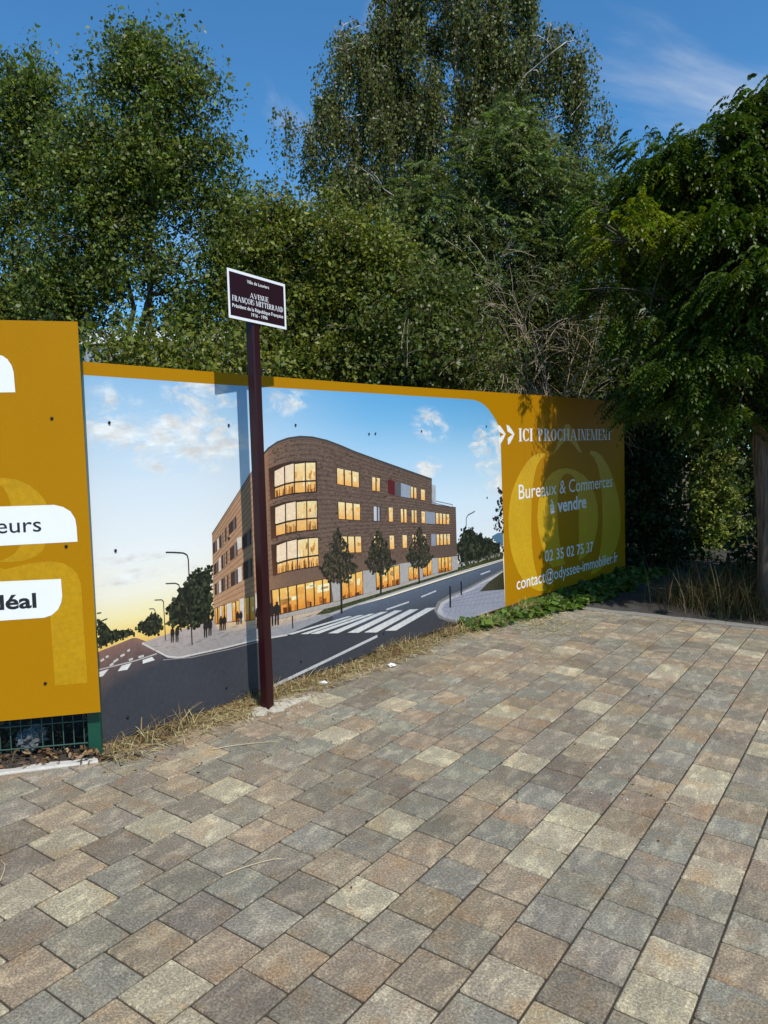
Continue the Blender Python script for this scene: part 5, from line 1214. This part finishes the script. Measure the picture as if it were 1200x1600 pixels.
# pale cut grass spilling on the paving
c0 = ground_at(840, 975); n = 420
xy = [(c0[0] + BD[0] * random.gauss(0, 0.28) + BN[0] * random.gauss(0, 0.10), c0[1] + BD[1] * random.gauss(0, 0.28) + BN[1] * random.gauss(0, 0.10)) for _ in range(n)]
p = on_ground(xy, 0.006); a = RNG.random(n) * 6.283; p[:, 2] += RNG.uniform(0, 0.03, n)
o = quads_mesh('cut_grass', leaf_quads(p, np.stack([np.cos(a), np.sin(a), RNG.normal(0, 0.3, n)], 1), np.tile([0, 0, 1.0], (n, 1)), RNG.uniform(0.03, 0.09, n), np.full(n, 0.006), 0.1), colours(n, [(0.36, 0.36, 0.16), (0.28, 0.32, 0.12), (0.45, 0.40, 0.22)], 0.2), M['straw']); tag(o, 'pale cut grass spilling from the brambles onto the paving', 'cut grass', kind='stuff')
# tall grass round the trunk
xy = []
while len(xy) < 2600:
    q = base + np.array([random.gauss(-0.12, 0.36), random.gauss(0.30, 0.30), 0])
    if (q[:2] - E0) @ en < -0.16: xy.append((q[0], q[1]))
Vg, Cg = blades(on_ground(xy), RNG.uniform(0.15, 0.62, 2600), RNG.uniform(0.2, 1.3, 2600), RNG.uniform(0.004, 0.009, 2600), [(0.05, 0.055, 0.02), (0.04, 0.05, 0.016), (0.10, 0.075, 0.035), (0.13, 0.095, 0.05)], 4)
o = quads_mesh('tall_grass', Vg, Cg, M['straw']); tag(o, 'tall half dry grass around the foot of the thick trunk', 'tall grass', kind='stuff')

# ------------------------------------------------------------------ white building beyond the trees
hb = at(250, 520, 26.0); bx, by = hb[0], hb[1]; zt_ = hb[2]; zg = gz(bx, by)
bd = empty('warehouse', (bx, by, zg)); tag(bd, 'flat roofed pale grey building with a white roof edge behind the left trees', 'building')
m = MB(); m.box((bx - 1.0, by + 4, (zg + zt_) / 2 - 0.2), (7.2, 0, 0), (0, 4, 0), (0, 0, (zt_ - zg) / 2 - 0.2)); m.build('wall', plain('grey_cladding', (0.28, 0.31, 0.35), 0.5, 0.3, 0.1, 1.0), bd)
for k in range(28):
    m = MB(); m.box((bx - 8.0 + 0.5 * k, by - 0.03, (zg + zt_) / 2 - 0.2), (0.05, 0, 0), (0, 0.028, 0), (0, 0, (zt_ - zg) / 2 - 0.22)); m.build('cladding_rib', bpy.data.materials['grey_cladding'], bd)
m = MB(); m.box((bx - 1.0, by + 4, zt_ - 0.12), (7.35, 0, 0), (0, 4.15, 0), (0, 0, 0.20)); m.build('roof_edge', plain('white_roof_trim', (0.78, 0.79, 0.80), 0.5, 0.3, 0.04), bd)

# ------------------------------------------------------------------ small things on the ground
def crumple(name, loc, size, mat, label, cat, flat=0.5, seed=1):
    bm = bmesh.new(); bmesh.ops.create_icosphere(bm, subdivisions=4, radius=1.0)
    for v in bm.verts:
        n_ = noise.noise(v.co * 2.1 + Vector((seed, seed * 2, 0))) + 0.6 * abs(noise.noise(v.co * 4.5 + Vector((seed, 0, 3)))) - 0.35 * abs(noise.noise(v.co * 9 + Vector((0, seed, 3)))); v.co = v.co * (1 + 0.55 * n_); v.co.z *= flat
    me = bpy.data.meshes.new(name); bm.to_mesh(me); bm.free(); me.transform(Matrix.Scale(size, 4)); lo = min(v.co.z for v in me.vertices); me.transform(Matrix.Translation((0, 0, -lo - 0.001)))
    o = link(name, me, mat); o.location = (loc[0], loc[1], gz(loc[0], loc[1])); tag(o, label, cat); return o
q = ground_at(612, 1042); crumple('paper_scrap', q, 0.026, M['paper'], 'white paper scrap in the dry grass, right of the two', 'litter', 0.4, 3)
q = ground_at(505, 1070); crumple('paper_scrap', q, 0.024, M['paper'], 'white paper scrap in the dry grass, nearer the sign post', 'litter', 0.4, 8)
q = Lp.pt(-0.33, 0, -0.14); crumple('plastic_bag', q, 0.065, plain('grey_plastic_film', (0.09, 0.095, 0.10), 0.22, 0.6, 0.3, 30), 'crumpled grey plastic bag behind the mesh fence under the ochre board', 'plastic bag', 0.75, 5)
# mortar round the post foot
n = 26; v = [(P_[0], P_[1], gz(P_[0], P_[1]) + 0.022)]; f = []
for ring_, (rr, hh) in enumerate(((0.05, 0.016), (0.085, 0.010), (0.13, -0.012))):
    for k in range(n):
        a = 2 * math.pi * k / n; e = rr * (1 + 0.75 * noise.noise(Vector((math.cos(a) * 2.6, math.sin(a) * 2.6, ring_ * 0.3 + 5)))); ca_, sa_ = math.cos(a) * e, math.sin(a) * e; st_k = 2.3 if ca_ > 0 else 1.0; x = P_[0] + BD[0] * ca_ * st_k + BN[0] * sa_ * 0.8; y = P_[1] + BD[1] * ca_ * st_k + BN[1] * sa_ * 0.8
        v.append((x, y, gz(x, y) + hh + 0.006 * noise.noise(Vector((x * 30, y * 30, 0)))))
for k in range(n):
    f.append((0, 1 + k, 1 + (k + 1) % n))
    for r_ in (0, 1): b0 = 1 + r_ * n; f.append((b0 + k, b0 + n + k, b0 + n + (k + 1) % n, b0 + (k + 1) % n))
o = mesh('mortar_patch', v, f, plain('crumbly_mortar', (0.44, 0.40, 0.32), 0.95, 0.1, 0.45, 55, bump=0.9, bscale=160)); tag(o, 'pale crumbled mortar patch around the foot of the sign post', 'mortar')
if sum(p_.normal.z for p_ in o.data.polygons) < 0: o.data.flip_normals()
m = MB()
for i in range(150):
    u_, w_ = random.gauss(0.12, 0.17), random.gauss(0, 0.07); x = P_[0] + BD[0] * u_ + BN[0] * w_; y = P_[1] + BD[1] * u_ + BN[1] * w_; r_ = random.uniform(0.002, 0.008)
    m.box((x, y, gz(x, y) + r_ * 0.5), (r_, r_ * 0.3, 0), (-r_ * 0.4, r_ * 0.8, 0), (0, 0, r_ * 0.6))
o = m.build('mortar_crumbs', bpy.data.materials['crumbly_mortar']); tag(o, 'pale mortar crumbs strewn beside the foot of the sign post', 'mortar crumbs', kind='stuff')
# straw stalks lying on the paving
for i, (a, b, lab) in enumerate((((352, 1368), (440, 1342), 'dry straw stalk on the paving in the left foreground'), ((330, 1172), (430, 1160), 'dry straw stalk on the paving below the sign post'), ((0, 1378), (6, 1350), 'short straw stalk at the left edge of the paving'), ((560, 1060), (586, 1058), 'thick straw stalk lying beside the dry grass'), ((1040, 1255), (1064, 1262), 'frayed straw bit on the right half of the paving'))):
    A0, B0 = ground_at(*a), ground_at(*b); m = MB(); mid = (A0 + B0) / 2 + np.array([0.01, 0.02, 0.006])
    pts = bez(A0 + np.array([0, 0, 0.004]), mid + np.array([0, 0, 0.006]), B0 + np.array([0, 0, 0.004]), 7); m.tube(pts, list(np.linspace(0.0022, 0.0010, 7)), 5)
    for s in (-1, 1):
        e = pts[5] + (pts[6] - pts[4]) * 0.5 + np.array([0.02 * s, -0.015 * s, 0.004]); m.tube([pts[5], e], [0.0012, 0.0006], 4)
    o = m.build('straw_stalk', M['dry_twig']); tag(o, lab, 'straw', 'straw stalks on the paving')
    o.data.materials.clear(); o.data.materials.append(plain('dry_straw', (0.52, 0.42, 0.25), 0.7, 0.2, 0.2, 40) if i == 0 else bpy.data.materials['dry_straw'])
# crumbs and dry leaf bits
xy = []
for cx, cy, sx, sy, n in ((1010, 1085, 60, 12, 34), (1000, 1240, 20, 8, 14), (700, 1290, 200, 120, 40), (560, 1130, 120, 30, 30), (950, 1150, 150, 80, 40), (250, 1190, 60, 12, 40)):
    for _ in range(n):
        q = ground_at(cx + random.gauss(0, sx), cy + random.gauss(0, sy)); xy.append((q[0], q[1]))
p = on_ground(xy, 0.003); n = len(p); a = RNG.random(n) * 6.283; ln = RNG.uniform(0.006, 0.026, n)
o = quads_mesh('leaf_crumbs', leaf_quads(p, np.stack([np.cos(a), np.sin(a), 0.05 * np.ones(n)], 1), np.tile([0, 0.2, 1.0], (n, 1)), ln, ln * 0.5, 0.25), colours(n, [(0.30, 0.24, 0.10), (0.55, 0.52, 0.44), (0.05, 0.04, 0.03), (0.36, 0.28, 0.12)], 0.2), M['straw']); tag(o, 'small dry leaf crumbs scattered over the paving', 'leaf crumbs', kind='stuff')
